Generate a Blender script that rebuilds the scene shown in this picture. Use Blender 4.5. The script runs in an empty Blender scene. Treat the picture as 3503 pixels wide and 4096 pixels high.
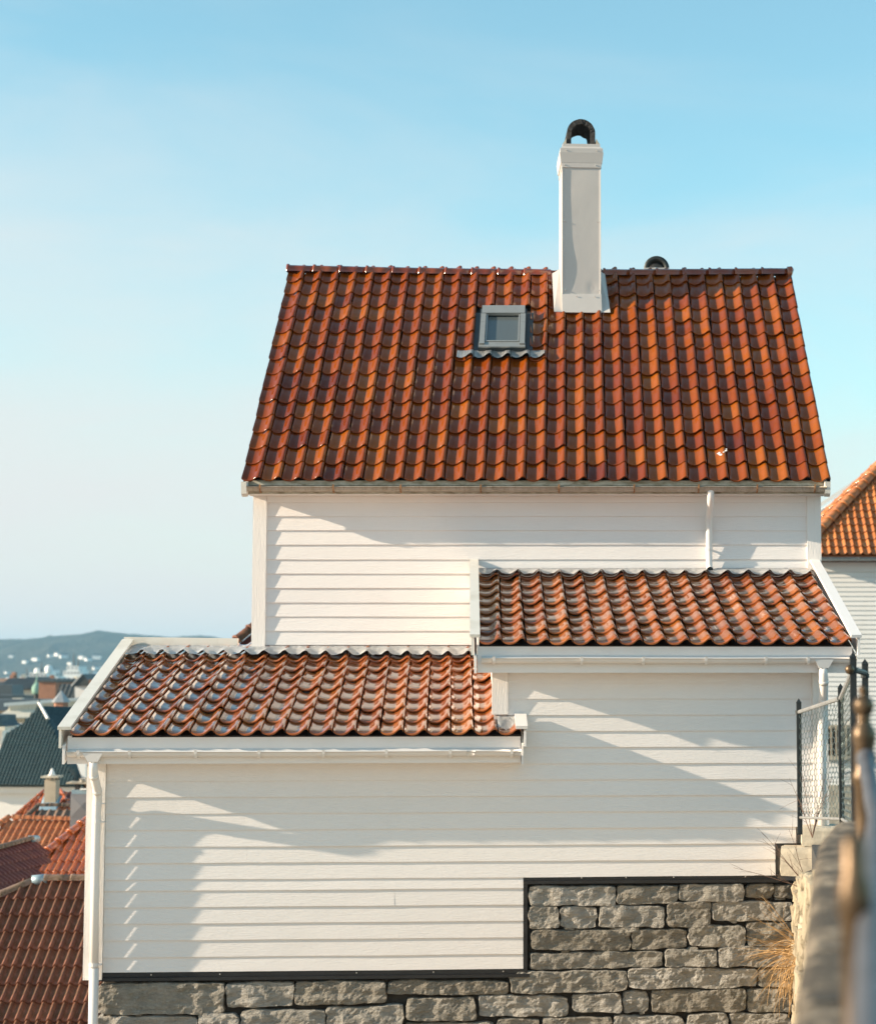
import bpy, bmesh, math, random
from mathutils import Vector, Matrix, noise

random.seed(7)
R = math.radians
scene = bpy.context.scene
col = scene.collection

# ------------------------------------------------------------------ camera, sky, sun, exposure
# world frame: metres, +Y away from the viewer, z = 0 at the photographer's eye (the sea lies at z = -28)
cam_d = bpy.data.cameras.new('camera')
cam = bpy.data.objects.new('camera', cam_d)
col.objects.link(cam)
cam.location = (0, 0, 0)
cam.rotation_euler = (R(90 + 4.605), 0, 0)
cam_d.sensor_fit = 'HORIZONTAL'
cam_d.sensor_width = 36
cam_d.lens = 79.23
cam_d.shift_x = -0.1488            # the photograph is cropped off the lens axis
cam_d.clip_start = 0.05
cam_d.clip_end = 30000
cam_d.dof.use_dof = True
cam_d.dof.focus_distance = 18.6
cam_d.dof.aperture_fstop = 2.5
scene.camera = cam

SUN_DIR = Vector((-1.0, -0.20, 0.325)).normalized()       # towards the sun
SUN_EL = math.asin(SUN_DIR.z)
SUN_AZ = math.atan2(SUN_DIR.x, SUN_DIR.y)

world = bpy.data.worlds.new('World')
scene.world = world
world.use_nodes = True
wn = world.node_tree.nodes
wl = world.node_tree.links
wn.clear()
w_out = wn.new('ShaderNodeOutputWorld')
w_bg = wn.new('ShaderNodeBackground')
w_bg.inputs['Strength'].default_value = 0.15
sky = wn.new('ShaderNodeTexSky')
sky.sky_type = 'NISHITA'
sky.sun_disc = False
sky.sun_elevation = SUN_EL
sky.sun_rotation = SUN_AZ
sky.altitude = 60
sky.air_density = 1.0
sky.dust_density = 0.7
sky.ozone_density = 1.6
# thin high cloud, spread over the whole sky
w_tc = wn.new('ShaderNodeTexCoord')
w_map = wn.new('ShaderNodeMapping')
w_map.inputs['Scale'].default_value = (1.0, 1.0, 3.2)
w_map.inputs['Location'].default_value = (0.35, 0.2, 0.62)
w_noise = wn.new('ShaderNodeTexNoise')
w_noise.inputs['Scale'].default_value = 4.2
w_noise.inputs['Detail'].default_value = 7
w_noise.inputs['Roughness'].default_value = 0.5
w_noise.inputs['Distortion'].default_value = 0.4
w_sep = wn.new('ShaderNodeSeparateXYZ')
w_amp = wn.new('ShaderNodeMath'); w_amp.operation = 'MULTIPLY_ADD'      # ragged upper edge
w_amp.inputs[1].default_value = 0.34
w_amp.inputs[2].default_value = -0.17
w_dot = wn.new('ShaderNodeVectorMath'); w_dot.operation = 'DOT_PRODUCT'   # the veil reaches a little higher on the sun's side
w_dot.inputs[1].default_value = (SUN_DIR.x * 0.24, SUN_DIR.y * 0.24, -1.0)
w_sum = wn.new('ShaderNodeMath'); w_sum.operation = 'SUBTRACT'
w_alt = wn.new('ShaderNodeMapRange')
w_alt.interpolation_type = 'SMOOTHSTEP'
w_alt.inputs['From Min'].default_value = -0.38
w_alt.inputs['From Max'].default_value = -0.05
w_alt.inputs['To Min'].default_value = 0.08
w_alt.inputs['To Max'].default_value = 0.97
w_tint = wn.new('ShaderNodeMix'); w_tint.data_type = 'RGBA'; w_tint.blend_type = 'MULTIPLY'
w_tint.inputs['Factor'].default_value = 1.0
w_tint.inputs['B'].default_value = (0.69, 1.01, 0.89, 1)
w_mix = wn.new('ShaderNodeMix'); w_mix.data_type = 'RGBA'
w_mix.inputs['B'].default_value = (3.02, 3.04, 3.02, 1)
wl.new(w_tc.outputs['Generated'], w_map.inputs['Vector'])
wl.new(w_map.outputs['Vector'], w_noise.inputs['Vector'])
wl.new(w_noise.outputs['Fac'], w_amp.inputs[0])
wl.new(w_tc.outputs['Generated'], w_dot.inputs[0])
wl.new(w_dot.outputs['Value'], w_sum.inputs[0])
wl.new(w_amp.outputs['Value'], w_sum.inputs[1])
wl.new(w_sum.outputs['Value'], w_alt.inputs['Value'])
wl.new(sky.outputs['Color'], w_tint.inputs['A'])
wl.new(w_tint.outputs['Result'], w_mix.inputs['A'])
wl.new(w_alt.outputs['Result'], w_mix.inputs['Factor'])
wl.new(w_mix.outputs['Result'], w_bg.inputs['Color'])
wl.new(w_bg.outputs['Background'], w_out.inputs['Surface'])

sun_d = bpy.data.lights.new('sun', 'SUN')
sun_d.energy = 5.0
sun_d.angle = R(0.55)
sun_d.color = (1.0, 0.83, 0.63)
sun = bpy.data.objects.new('sun', sun_d)
col.objects.link(sun)
sun.location = SUN_DIR * 60
sun.rotation_euler = SUN_DIR.to_track_quat('Z', 'Y').to_euler()

scene.view_settings.view_transform = 'Standard'
scene.view_settings.look = 'None'
scene.view_settings.gamma = 1
scene.view_settings.exposure = 0.9
scene.view_settings.use_curve_mapping = False

# ------------------------------------------------------------------ material helpers
class NT:
    def __init__(self, name):
        self.m = bpy.data.materials.new(name)
        self.m.use_nodes = True
        self.n = self.m.node_tree.nodes
        self.l = self.m.node_tree.links
        self.b = self.n['Principled BSDF']
        self.tc = self.n.new('ShaderNodeTexCoord')
    def set(self, **kw):
        for k, v in kw.items():
            self.b.inputs[k.replace('_', ' ')].default_value = v
        return self
    def vec(self, scale=(1, 1, 1), out='Object'):
        mp = self.n.new('ShaderNodeMapping')
        mp.inputs['Scale'].default_value = scale
        self.l.new(self.tc.outputs[out], mp.inputs['Vector'])
        return mp.outputs['Vector']
    def noise(self, scale=5, detail=4, rough=0.55, vscale=(1, 1, 1), dist=0.0, out='Object'):
        nd = self.n.new('ShaderNodeTexNoise')
        nd.inputs['Scale'].default_value = scale
        nd.inputs['Detail'].default_value = detail
        nd.inputs['Roughness'].default_value = rough
        nd.inputs['Distortion'].default_value = dist
        self.l.new(self.vec(vscale, out), nd.inputs['Vector'])
        return nd.outputs['Fac']
    def voronoi(self, scale=5, feature='F1', vscale=(1, 1, 1)):
        nd = self.n.new('ShaderNodeTexVoronoi')
        nd.feature = feature
        nd.inputs['Scale'].default_value = scale
        self.l.new(self.vec(vscale), nd.inputs['Vector'])
        return nd.outputs['Distance']
    def ramp(self, src, stops):
        r = self.n.new('ShaderNodeValToRGB')
        el = r.color_ramp.elements
        while len(el) < len(stops):
            el.new(0.5)
        for e, (p, c) in zip(el, stops):
            e.position = p
            e.color = (*c, 1) if len(c) == 3 else c
        self.l.new(src, r.inputs['Fac'])
        return r.outputs['Color']
    def rng(self, src, a, b, c, d):
        r = self.n.new('ShaderNodeMapRange')
        for k, v in zip(('From Min', 'From Max', 'To Min', 'To Max'), (a, b, c, d)):
            r.inputs[k].default_value = v
        self.l.new(src, r.inputs['Value'])
        return r.outputs['Result']
    def math(self, op, a, b):
        m = self.n.new('ShaderNodeMath')
        m.operation = op
        for i, s in enumerate((a, b)):
            if isinstance(s, (int, float)):
                m.inputs[i].default_value = s
            else:
                self.l.new(s, m.inputs[i])
        return m.outputs['Value']
    def mix(self, fac, a, b, mode='MIX'):
        m = self.n.new('ShaderNodeMix')
        m.data_type = 'RGBA'
        m.blend_type = mode
        for nm, s in (('Factor', fac), ('A', a), ('B', b)):
            if isinstance(s, (int, float)):
                m.inputs[nm].default_value = s
            elif isinstance(s, tuple):
                m.inputs[nm].default_value = (*s, 1) if len(s) == 3 else s
            else:
                self.l.new(s, m.inputs[nm])
        return m.outputs['Result']
    def color(self, src):
        if isinstance(src, tuple):
            self.b.inputs['Base Color'].default_value = (*src, 1)
        else:
            self.l.new(src, self.b.inputs['Base Color'])
        return self
    def bump(self, src, strength=0.3, dist=0.01, prev=None):
        bn = self.n.new('ShaderNodeBump')
        bn.inputs['Strength'].default_value = strength
        bn.inputs['Distance'].default_value = dist
        self.l.new(src, bn.inputs['Height'])
        if prev is not None:
            self.l.new(prev, bn.inputs['Normal'])
        self.l.new(bn.outputs['Normal'], self.b.inputs['Normal'])
        return bn.outputs['Normal']
    def rand(self):
        oi = self.n.new('ShaderNodeObjectInfo')
        ge = self.n.new('ShaderNodeNewGeometry')
        s = self.math('ADD', oi.outputs['Random'], ge.outputs['Random Per Island'])
        return self.math('FRACT', s, 0.0)

M = {}

def m_paint(name, c=(0.83, 0.79, 0.76), rough=0.5, grain=0.25, axis='x', dirt=0.10, dirt_c=(0.50, 0.47, 0.40)):
    t = NT(name)
    vs = (0.9, 14, 14) if axis == 'x' else (14, 14, 0.9)
    g = t.noise(9, 5, 0.6, vs)
    f = t.noise(60, 3, 0.6, (0.5, 1, 1) if axis == 'x' else (1, 1, 0.5))
    blot = t.noise(1.7, 4, 0.6)
    r = t.rand()
    drip = t.noise(6, 3, 0.6, (6, 6, 0.5))
    base = t.mix(t.rng(r, 0, 1, 0, 0.13), c, (c[0] * .72, c[1] * .72, c[2] * .70))
    base = t.mix(t.rng(blot, 0.52, 0.8, 0, dirt), base, dirt_c)
    base = t.mix(t.rng(drip, 0.62, 0.8, 0, dirt * 0.7), base, dirt_c)
    t.color(base)
    t.set(Roughness=rough)
    h = t.math('ADD', t.math('MULTIPLY', g, 1.0), t.math('MULTIPLY', f, 0.55))
    t.bump(h, grain, 0.006)
    M[name] = t.m
m_paint('white_boards', grain=0.6)
m_paint('white_trim', c=(0.84, 0.80, 0.765), grain=0.3, dirt=0.14)
m_paint('white_trim_vertical', c=(0.83, 0.785, 0.74), grain=0.6, axis='z', dirt=0.16)
m_paint('weathered_white', c=(0.74, 0.71, 0.64), grain=0.45, dirt=0.55, dirt_c=(0.36, 0.32, 0.22))
m_paint('white_plastic', c=(0.80, 0.76, 0.725), rough=0.28, grain=0.03, dirt=0.12)
m_paint('far_white', c=(0.86, 0.83, 0.78), grain=0.05, dirt=0.2)
m_paint('far_cream', c=(0.70, 0.64, 0.52), grain=0.05, dirt=0.2)

def m_tile(name, stops, rough=0.14, coat=0.6, moss=0.0, bump=0.12, mott=0.35):
    t = NT(name)
    r = t.rand()
    c = t.ramp(r, stops)
    n1 = t.noise(11, 4, 0.6)
    n2 = t.noise(3.2, 3, 0.6)
    c = t.mix(t.rng(n1, 0.35, 0.75, 0.0, mott), c, tuple(v * 0.45 for v in stops[0][1]))
    c = t.mix(t.rng(n2, 0.5, 0.85, 0.0, mott), c, stops[-1][1])
    if moss:
        mo = t.noise(5.5, 5, 0.65)
        mo2 = t.noise(38, 3, 0.6)
        k = t.math('MULTIPLY', t.rng(mo, 0.48, 0.66, 0, moss), t.rng(mo2, 0.3, 0.62, 0, 1))
        c = t.mix(k, c, (0.055, 0.05, 0.018))
    t.color(c)
    t.l.new(t.rng(n1, 0.3, 0.8, rough * 0.7, rough * 1.6), t.b.inputs['Roughness'])
    t.l.new(t.rng(n2, 0.35, 0.75, 0.03, 0.16), t.b.inputs['Coat Roughness'])
    t.set(Coat_Weight=coat, IOR=1.5)
    t.bump(t.noise(26, 3, 0.55), bump, 0.004)
    M[name] = t.m
m_tile('tile_main', [(0, (0.11, 0.018, 0.005)), (0.04, (0.18, 0.032, 0.004)), (0.4, (0.215, 0.043, 0.004)), (0.8, (0.255, 0.056, 0.004)), (1, (0.31, 0.080, 0.006))], 0.15, 0.1, mott=0.22)
M['tile_main'].node_tree.nodes['Principled BSDF'].inputs['Specular IOR Level'].default_value = 0.36
m_tile('tile_annex', [(0, (0.22, 0.048, 0.008)), (0.15, (0.29, 0.068, 0.008)), (0.7, (0.35, 0.090, 0.010)), (1, (0.42, 0.125, 0.018))], 0.18, 0.8, mott=0.2)
m_tile('tile_ridge', [(0, (0.20, 0.035, 0.010)), (0.5, (0.25, 0.045, 0.012)), (1, (0.31, 0.07, 0.014))], 0.16, 0.7)
m_tile('tile_brown_matt', [(0, (0.13, 0.045, 0.024)), (0.5, (0.18, 0.062, 0.032)), (1, (0.23, 0.085, 0.045))], 0.75, 0.0, moss=0.85, bump=0.4)
m_tile('tile_orange_glazed', [(0, (0.42, 0.10, 0.025)), (0.5, (0.50, 0.125, 0.03)), (1, (0.55, 0.16, 0.04))], 0.22, 0.7, mott=0.15)
m_tile('tile_orange_matt', [(0, (0.46, 0.16, 0.06)), (0.5, (0.52, 0.19, 0.075)), (1, (0.58, 0.23, 0.09))], 0.6, 0.0, mott=0.2)
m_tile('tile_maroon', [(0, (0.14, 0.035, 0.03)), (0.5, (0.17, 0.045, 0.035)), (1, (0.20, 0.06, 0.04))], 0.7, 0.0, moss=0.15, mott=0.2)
m_tile('tile_grey_brown', [(0, (0.16, 0.10, 0.07)), (0.5, (0.22, 0.14, 0.10)), (1, (0.28, 0.18, 0.13))], 0.8, 0.0, moss=0.8)
m_tile('tile_teal', [(0, (0.006, 0.026, 0.030)), (0.5, (0.009, 0.033, 0.038)), (1, (0.012, 0.040, 0.045))], 0.55, 0.0, mott=0.2)  # dark base colour takes in the shade lying over the big teal roof
m_tile('tile_slate', [(0, (0.04, 0.05, 0.05)), (0.5, (0.06, 0.07, 0.07)), (1, (0.085, 0.09, 0.09))], 0.5, 0.0, mott=0.2)
m_tile('tile_orange_new', [(0, (0.40, 0.125, 0.030)), (0.5, (0.47, 0.155, 0.038)), (1, (0.54, 0.20, 0.055))], 0.5, 0.15, mott=0.22)

def m_plain(name, c, rough=0.5, metal=0.0, var=0.15, vs=6, bump=0.1, bscale=40, bd=0.004, spec=0.5, coat=0.0):
    t = NT(name)
    n = t.noise(vs, 5, 0.6)
    t.color(t.mix(t.rng(n, 0.3, 0.75, 0, 1), tuple(min(1, v * (1 + var)) for v in c), tuple(v * (1 - var) for v in c)))
    t.set(Roughness=rough, Metallic=metal, Coat_Weight=coat)
    t.b.inputs['Specular IOR Level'].default_value = spec
    t.bump(t.noise(bscale, 4, 0.6), bump, bd)
    M[name] = t.m
m_plain('black_flashing', (0.010, 0.011, 0.013), 0.45, 0, 0.3, 8, 0.1)
m_plain('roof_deck', (0.012, 0.007, 0.005), 0.9, 0, 0.2)
m_plain('chimney_sheet', (0.56, 0.52, 0.48), 0.42, 0.0, 0.04, 2.2, 0.15, 3.0, 0.02)
m_plain('soot_stone', (0.045, 0.042, 0.04), 0.95, 0, 0.6, 34, 1.0, 60, 0.03)
m_plain('window_grey', (0.30, 0.31, 0.30), 0.38, 0.35, 0.06, 8, 0.03)
m_plain('window_dark', (0.05, 0.06, 0.065), 0.4, 0.3, 0.1)
m_plain('rivet', (0.55, 0.54, 0.52), 0.3, 0.6, 0.1)
m_plain('wrought_dark', (0.035, 0.040, 0.040), 0.5, 0.5, 0.3, 20, 0.3, 60)
m_plain('bracket_rust', (0.34, 0.17, 0.075), 0.7, 0.1, 0.4, 30)
m_plain('rust_brown', (0.11, 0.072, 0.040), 0.38, 0.55, 0.45, 12, 0.3, 50)
m_plain('pipe_grey', (0.095, 0.098, 0.108), 0.5, 0.2, 0.25, 8, 0.2, 40)
m_plain('galvanised', (0.42, 0.42, 0.41), 0.42, 0.6, 0.25, 14, 0.25, 60)
m_plain('wire', (0.16, 0.20, 0.185), 0.45, 0.55, 0.3, 30)
m_plain('mortar', (0.035, 0.031, 0.026), 0.95, 0, 0.4, 12, 0.6, 40, 0.01)
m_plain('concrete_pale', (0.50, 0.44, 0.34), 0.85, 0, 0.25, 7, 0.5, 40, 0.006)
m_plain('brick_far', (0.30, 0.15, 0.095), 0.8, 0, 0.15, 3)
m_plain('chimney_beige', (0.42, 0.35, 0.26), 0.85, 0, 0.12, 3)
m_plain('panel_grey', (0.20, 0.195, 0.20), 0.5, 0.1, 0.06, 2)
m_plain('zinc_blue', (0.28, 0.38, 0.43), 0.4, 0.3, 0.15, 5)
m_plain('copper_green', (0.22, 0.38, 0.30), 0.7, 0, 0.2, 3)
m_plain('ship_white', (0.85, 0.84, 0.80), 0.5, 0, 0.05, 0.2, 0.02)
m_plain('glass_dark', (0.012, 0.02, 0.025), 0.04, 0, 0.1, 1, 0.0)
m_plain('asphalt', (0.055, 0.054, 0.052), 0.9, 0, 0.25, 9, 0.5, 120, 0.006)
m_plain('ground_town', (0.40, 0.34, 0.265), 0.95, 0, 0.4, 0.4, 0.5, 3, 0.05)
m_plain('dry_straw', (0.44, 0.27, 0.115), 0.8, 0, 0.3, 20)
m_plain('twig_brown', (0.17, 0.10, 0.07), 0.85, 0, 0.3, 30)
m_plain('leaf_green', (0.07, 0.085, 0.025), 0.7, 0, 0.4, 8)

t = NT('lead_flashing')
n = t.noise(7, 4, 0.6)
t.color(t.mix(t.rng(n, 0.3, 0.7, 0, 1), (0.58, 0.57, 0.55), (0.40, 0.40, 0.40)))
t.set(Roughness=0.38, Metallic=0.35)
t.bump(t.noise(14, 5, 0.62, (1, 1, 1), 1.2), 0.75, 0.03)
M['lead'] = t.m

t = NT('zinc_gutter')
n = t.noise(5, 5, 0.65, (2.5, 1, 1))
d = t.noise(18, 4, 0.6, (3, 1, 0.6))
c = t.mix(t.rng(n, 0.35, 0.7, 0, 1), (0.50, 0.45, 0.38), (0.34, 0.29, 0.21))
c = t.mix(t.rng(d, 0.55, 0.75, 0, 0.7), c, (0.24, 0.17, 0.10))
t.color(c)
t.set(Roughness=0.5, Metallic=0.2)
t.bump(d, 0.3, 0.004)
M['zinc_gutter'] = t.m

t = NT('weathered_fascia')
n = t.noise(4, 5, 0.65, (2.0, 6, 6))
c = t.mix(t.rng(n, 0.38, 0.66, 0, 1), (0.62, 0.58, 0.48), (0.30, 0.255, 0.17))
t.color(c)
t.set(Roughness=0.8)
t.bump(n, 0.5, 0.006)
M['weathered_fascia'] = t.m

t = NT('stone')
r = t.rand()
big = t.noise(5, 5, 0.65, (1, 1, 2.2))
fine = t.noise(26, 6, 0.7, (1, 1, 1.8), 0.6)
strat = t.noise(7, 5, 0.6, (1, 1, 9), 0.5)
c = t.ramp(r, [(0, (0.31, 0.275, 0.22)), (0.3, (0.43, 0.395, 0.335)), (0.7, (0.56, 0.525, 0.465)), (1, (0.47, 0.44, 0.385))])
c = t.mix(t.rng(big, 0.42, 0.75, 0, 0.7), c, (0.16, 0.145, 0.11))
c = t.mix(t.rng(fine, 0.52, 0.7, 0, 0.55), c, (0.66, 0.62, 0.55))
moss = t.noise(2.4, 4, 0.6)
c = t.mix(t.rng(moss, 0.60, 0.74, 0, 0.45), c, (0.10, 0.11, 0.05))
t.color(c)
t.set(Roughness=0.88)
b1 = t.bump(t.math('ADD', fine, t.math('MULTIPLY', strat, 0.7)), 1.0, 0.045)
t.bump(t.noise(80, 5, 0.7), 0.9, 0.010, b1)
M['stone'] = t.m

t = NT('stone_warm')
fine = t.noise(22, 6, 0.7, (1, 1, 1.4), 0.4)
c = t.ramp(t.rand(), [(0, (0.33, 0.275, 0.19)), (0.5, (0.43, 0.36, 0.25)), (1, (0.50, 0.43, 0.31))])
c = t.mix(t.rng(fine, 0.5, 0.78, 0, 0.5), c, (0.22, 0.17, 0.10))
t.color(c)
t.set(Roughness=0.9)
t.bump(fine, 0.8, 0.02)
M['stone_warm'] = t.m

t = NT('coping_concrete')
n = t.noise(15, 6, 0.8)
n2 = t.noise(4.5, 5, 0.7)
c = t.ramp(n, [(0.3, (0.045, 0.036, 0.026)), (0.5, (0.15, 0.12, 0.085)), (0.66, (0.38, 0.31, 0.22))])
c = t.mix(t.rng(n2, 0.45, 0.53, 0, 0.85), c, (0.045, 0.037, 0.027))
t.color(c)
t.set(Roughness=0.9)
t.bump(n, 0.8, 0.012)
M['coping'] = t.m

t = NT('water')
t.color((0.02, 0.045, 0.06))
t.set(Roughness=0.12)
t.bump(t.noise(0.25, 4, 0.6, (1, 2, 1)), 0.25, 0.5)
M['water'] = t.m

t = NT('hill_forest')
n = t.noise(0.02, 6, 0.7)
n2 = t.noise(0.09, 4, 0.65)
c = t.mix(t.rng(n, 0.4, 0.65, 0, 1), (0.030, 0.042, 0.032), (0.075, 0.072, 0.052))
c = t.mix(t.rng(n2, 0.55, 0.75, 0, 0.6), c, (0.035, 0.05, 0.025))
t.color(c)
t.set(Roughness=0.95)
t.bump(n2, 1.0, 6.0)
M['hill'] = t.m

t = NT('window_glass')
t.color((0.09, 0.105, 0.105))
t.set(Roughness=0.05, IOR=1.5, Coat_Weight=1.0, Coat_Roughness=0.02)
M['pane'] = t.m
t = NT('blind_cloth')
t.color((0.34, 0.33, 0.29))
t.set(Roughness=0.9)
M['blind'] = t.m
t = NT('bird_dropping')
t.color((0.85, 0.84, 0.80))
t.set(Roughness=0.9)
M['dropping'] = t.m

# ------------------------------------------------------------------ mesh helpers
class MB:
    def __init__(self):
        self.v = []
        self.f = []
    def add(self, vs, fs):
        o = len(self.v)
        self.v.extend(tuple(p) for p in vs)
        self.f.extend(tuple(i + o for i in f) for f in fs)
        return self
    def box(self, x0, x1, y0, y1, z0, z1):
        vs = [(x, y, z) for z in (z0, z1) for y in (y0, y1) for x in (x0, x1)]
        return self.add(vs, [(0, 2, 3, 1), (4, 5, 7, 6), (0, 1, 5, 4), (2, 6, 7, 3), (0, 4, 6, 2), (1, 3, 7, 5)])
    def hexa(self, b, t):
        # b, t: four points each (same winding, counter-clockwise seen from the top)
        return self.add(list(b) + list(t), [(3, 2, 1, 0), (4, 5, 6, 7), (0, 1, 5, 4), (1, 2, 6, 5), (2, 3, 7, 6), (3, 0, 4, 7)])
    def prism(self, poly, ext):
        n = len(poly)
        e = Vector(ext)
        vs = [Vector(p) for p in poly] + [Vector(p) + e for p in poly]
        fs = [tuple(range(n - 1, -1, -1)), tuple(range(n, 2 * n))]
        fs += [(i, (i + 1) % n, n + (i + 1) % n, n + i) for i in range(n)]
        return self.add(vs, fs)
    def plank(self, p0, p1, side, thick, up):
        # plank whose centre line runs p0 -> p1; side: full width vector; thick along up
        p0, p1, s, u = Vector(p0), Vector(p1), Vector(side) * 0.5, Vector(up).normalized() * thick
        return self.hexa([p0 - s, p0 + s, p1 + s, p1 - s], [p0 - s + u, p0 + s + u, p1 + s + u, p1 - s + u])
    def tube(self, path, rad, n=10, caps=True):
        path = [Vector(p) for p in path]
        rads = rad if isinstance(rad, (list, tuple)) else [rad] * len(path)
        prev = None
        rings = []
        for i, p in enumerate(path):
            a = path[max(0, i - 1)]
            b = path[min(len(path) - 1, i + 1)]
            t = (b - a).normalized()
            if prev is None:
                q = Vector((0, 0, 1)) if abs(t.z) < 0.9 else Vector((1, 0, 0))
                nx = t.cross(q).normalized()
            else:
                nx = (prev - t * prev.dot(t)).normalized()
            ny = t.cross(nx)
            prev = nx
            rings.append([p + (nx * math.cos(2 * math.pi * k / n) + ny * math.sin(2 * math.pi * k / n)) * rads[i] for k in range(n)])
        vs = [q for r in rings for q in r]
        fs = []
        for i in range(len(path) - 1):
            for k in range(n):
                fs.append((i * n + k, i * n + (k + 1) % n, (i + 1) * n + (k + 1) % n, (i + 1) * n + k))
        if caps:
            fs.append(tuple(range(n - 1, -1, -1)))
            fs.append(tuple((len(path) - 1) * n + k for k in range(n)))
        return self.add(vs, fs)
    def lathe(self, prof, n=18, at=(0, 0, 0)):
        # prof: (radius, z)
        vs = []
        for r, z in prof:
            for k in range(n):
                a = 2 * math.pi * k / n
                vs.append((at[0] + r * math.cos(a), at[1] + r * math.sin(a), at[2] + z))
        fs = [(i * n + k, i * n + (k + 1) % n, (i + 1) * n + (k + 1) % n, (i + 1) * n + k) for i in range(len(prof) - 1) for k in range(n)]
        fs.append(tuple(range(n - 1, -1, -1)))
        fs.append(tuple((len(prof) - 1) * n + k for k in range(n)))
        return self.add(vs, fs)
    def grid(self, fn, nu, nv):
        vs = [fn(i / nu, j / nv) for j in range(nv + 1) for i in range(nu + 1)]
        fs = [(j * (nu + 1) + i, j * (nu + 1) + i + 1, (j + 1) * (nu + 1) + i + 1, (j + 1) * (nu + 1) + i) for j in range(nv) for i in range(nu)]
        return self.add(vs, fs)
    def poly(self, pts):
        return self.add(pts, [tuple(range(len(pts)))])
    def mesh(self, name, smooth=False):
        me = bpy.data.meshes.new(name)
        me.from_pydata(self.v, [], self.f)
        if smooth:
            me.polygons.foreach_set('use_smooth', [True] * len(me.polygons))
        me.update()
        return me

def link(name, me, mat, parent=None):
    o = bpy.data.objects.new(name, me)
    if mat is not None and len(me.materials) == 0:
        me.materials.append(M[mat])
    col.objects.link(o)
    o.parent = parent
    return o

class Thing:
    """An Empty at the thing's base; geometry is given in the thing's frame with z measured from eye level."""
    def __init__(self, name, label, cat, loc=(0, 0, 0), rotz=0.0, group=None, world=False):
        self.z = loc[2]
        self.off = Vector(loc) if world else Vector((0, 0, loc[2]))
        self.r = bpy.data.objects.new(name, None)
        self.r.empty_display_size = 0.2
        col.objects.link(self.r)
        self.r.location = loc
        self.r.rotation_euler = (0, 0, rotz)
        tag(self.r, label, cat, group)
    def part(self, name, mb, mat, parent=None, smooth=False, label=None):
        me = mb.mesh(name, smooth)
        me.transform(Matrix.Translation(-self.off))
        o = link(name, me, mat, parent or self.r)
        if label:
            o['label'] = label
        return o

def tag(o, label, cat, group=None):
    o['label'] = label
    o['category'] = cat
    if group:
        o['group'] = group
    o['kind'] = 'thing'

def struct(name, mb, mat, smooth=False, label=None):
    o = link(name, mb.mesh(name, smooth), mat)
    o['kind'] = 'structure'
    if label:
        o['label'] = label
    return o

PANTILE = [(0.0, .024), (.035, .017), (.09, .009), (.17, .003), (.27, .0), (.39, .0008), (.49, .006), (.57, .014), (.64, .025), (.70, .036), (.76, .045), (.82, .050), (.87, .0495), (.91, .045), (.94, .036), (.955, .022), (.958, .0)]
ROLL = [(-0.01, .016), (.05, .005), (.12, .001), (.25, 0), (.40, .001), (.48, .007), (.54, .020), (.61, .034), (.70, .043), (.79, .043), (.88, .034), (.95, .020), (1.01, .006)]

def tile_mesh(name, w, g, prof=PANTILE, lift=0.030, thick=0.017, hs=1.0, mat='tile_main', ny=2):
    mb = MB()
    L = g * 1.22
    rows = [(0.004, -thick - 0.004), (0.0, -thick * 0.55), (0.003, -0.004), (0.011, 0.0)] + [(L * k / ny, 0.0) for k in range(1, ny + 1)]
    nu = len(prof)
    vs = []
    for y, dz in rows:
        for s, h in prof:
            vs.append((s * w, y + 0.010 * math.sin(max(0, min(1, s)) * math.pi) * (1 if y < 0.02 else 0) * -1, h * hs + dz + lift * (1 - y / L)))
    fs = [(j * nu + i, j * nu + i + 1, (j + 1) * nu + i + 1, (j + 1) * nu + i) for j in range(len(rows) - 1) for i in range(nu - 1)]
    mb.add(vs, fs)
    me = mb.mesh(name, True)
    me.materials.append(M[mat])
    return me

def ridge_mesh(name, L, r, mat, collar=1.22, n=9):
    """Half-round cap lying along +X from 0 to L, with a collar at its x = 0 end."""
    mb = MB()
    prof = [(-0.02 * L, r * 0.98), (-0.015 * L, r * collar), (0.06 * L, r * collar), (0.10 * L, r * 1.03), (L * 0.5, r * 1.0), (L * 1.0, r * 0.97)]
    vs = []
    for x, rr in prof:
        for k in range(n + 1):
            a = math.pi * (1.08 * k / n - 0.04)
            vs.append((x, rr * math.cos(a), rr * math.sin(a)))
    fs = [(j * (n + 1) + k, j * (n + 1) + k + 1, (j + 1) * (n + 1) + k + 1, (j + 1) * (n + 1) + k) for j in range(len(prof) - 1) for k in range(n)]
    fs.append(tuple(range(n, -1, -1)))
    fs.append(tuple((len(prof) - 1) * (n + 1) + k for k in range(n + 1)))
    me = mb.add(vs, fs).mesh(name, True)
    me.materials.append(M[mat])
    return me

def frame(o, x, y):
    """Matrix with origin o, x axis along x, y roughly along y."""
    x = Vector(x).normalized()
    z = x.cross(Vector(y)).normalized()
    y = z.cross(x)
    m = Matrix((x, y, z)).transposed().to_4x4()
    m.translation = Vector(o)
    return m

def lay(parent, items, me, name, limit=300):
    """items: matrices in the parent's frame, largest in the picture first. Past the limit: one joined part."""
    for mt in items[:limit]:
        o = bpy.data.objects.new(name, me)
        col.objects.link(o)
        o.parent = parent
        o.matrix_local = mt
    rest = items[limit:]
    if rest:
        mb = MB()
        vs = [v.co.copy() for v in me.vertices]
        fs = [tuple(p.vertices) for p in me.polygons]
        for mt in rest:
            mb.add([mt @ v for v in vs], fs)
        m2 = mb.mesh(name + '_field', True)
        m2.materials.append(me.materials[0])
        o = link(name + '_field', m2, None, parent)
        o['kind'] = 'stuff'

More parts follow.
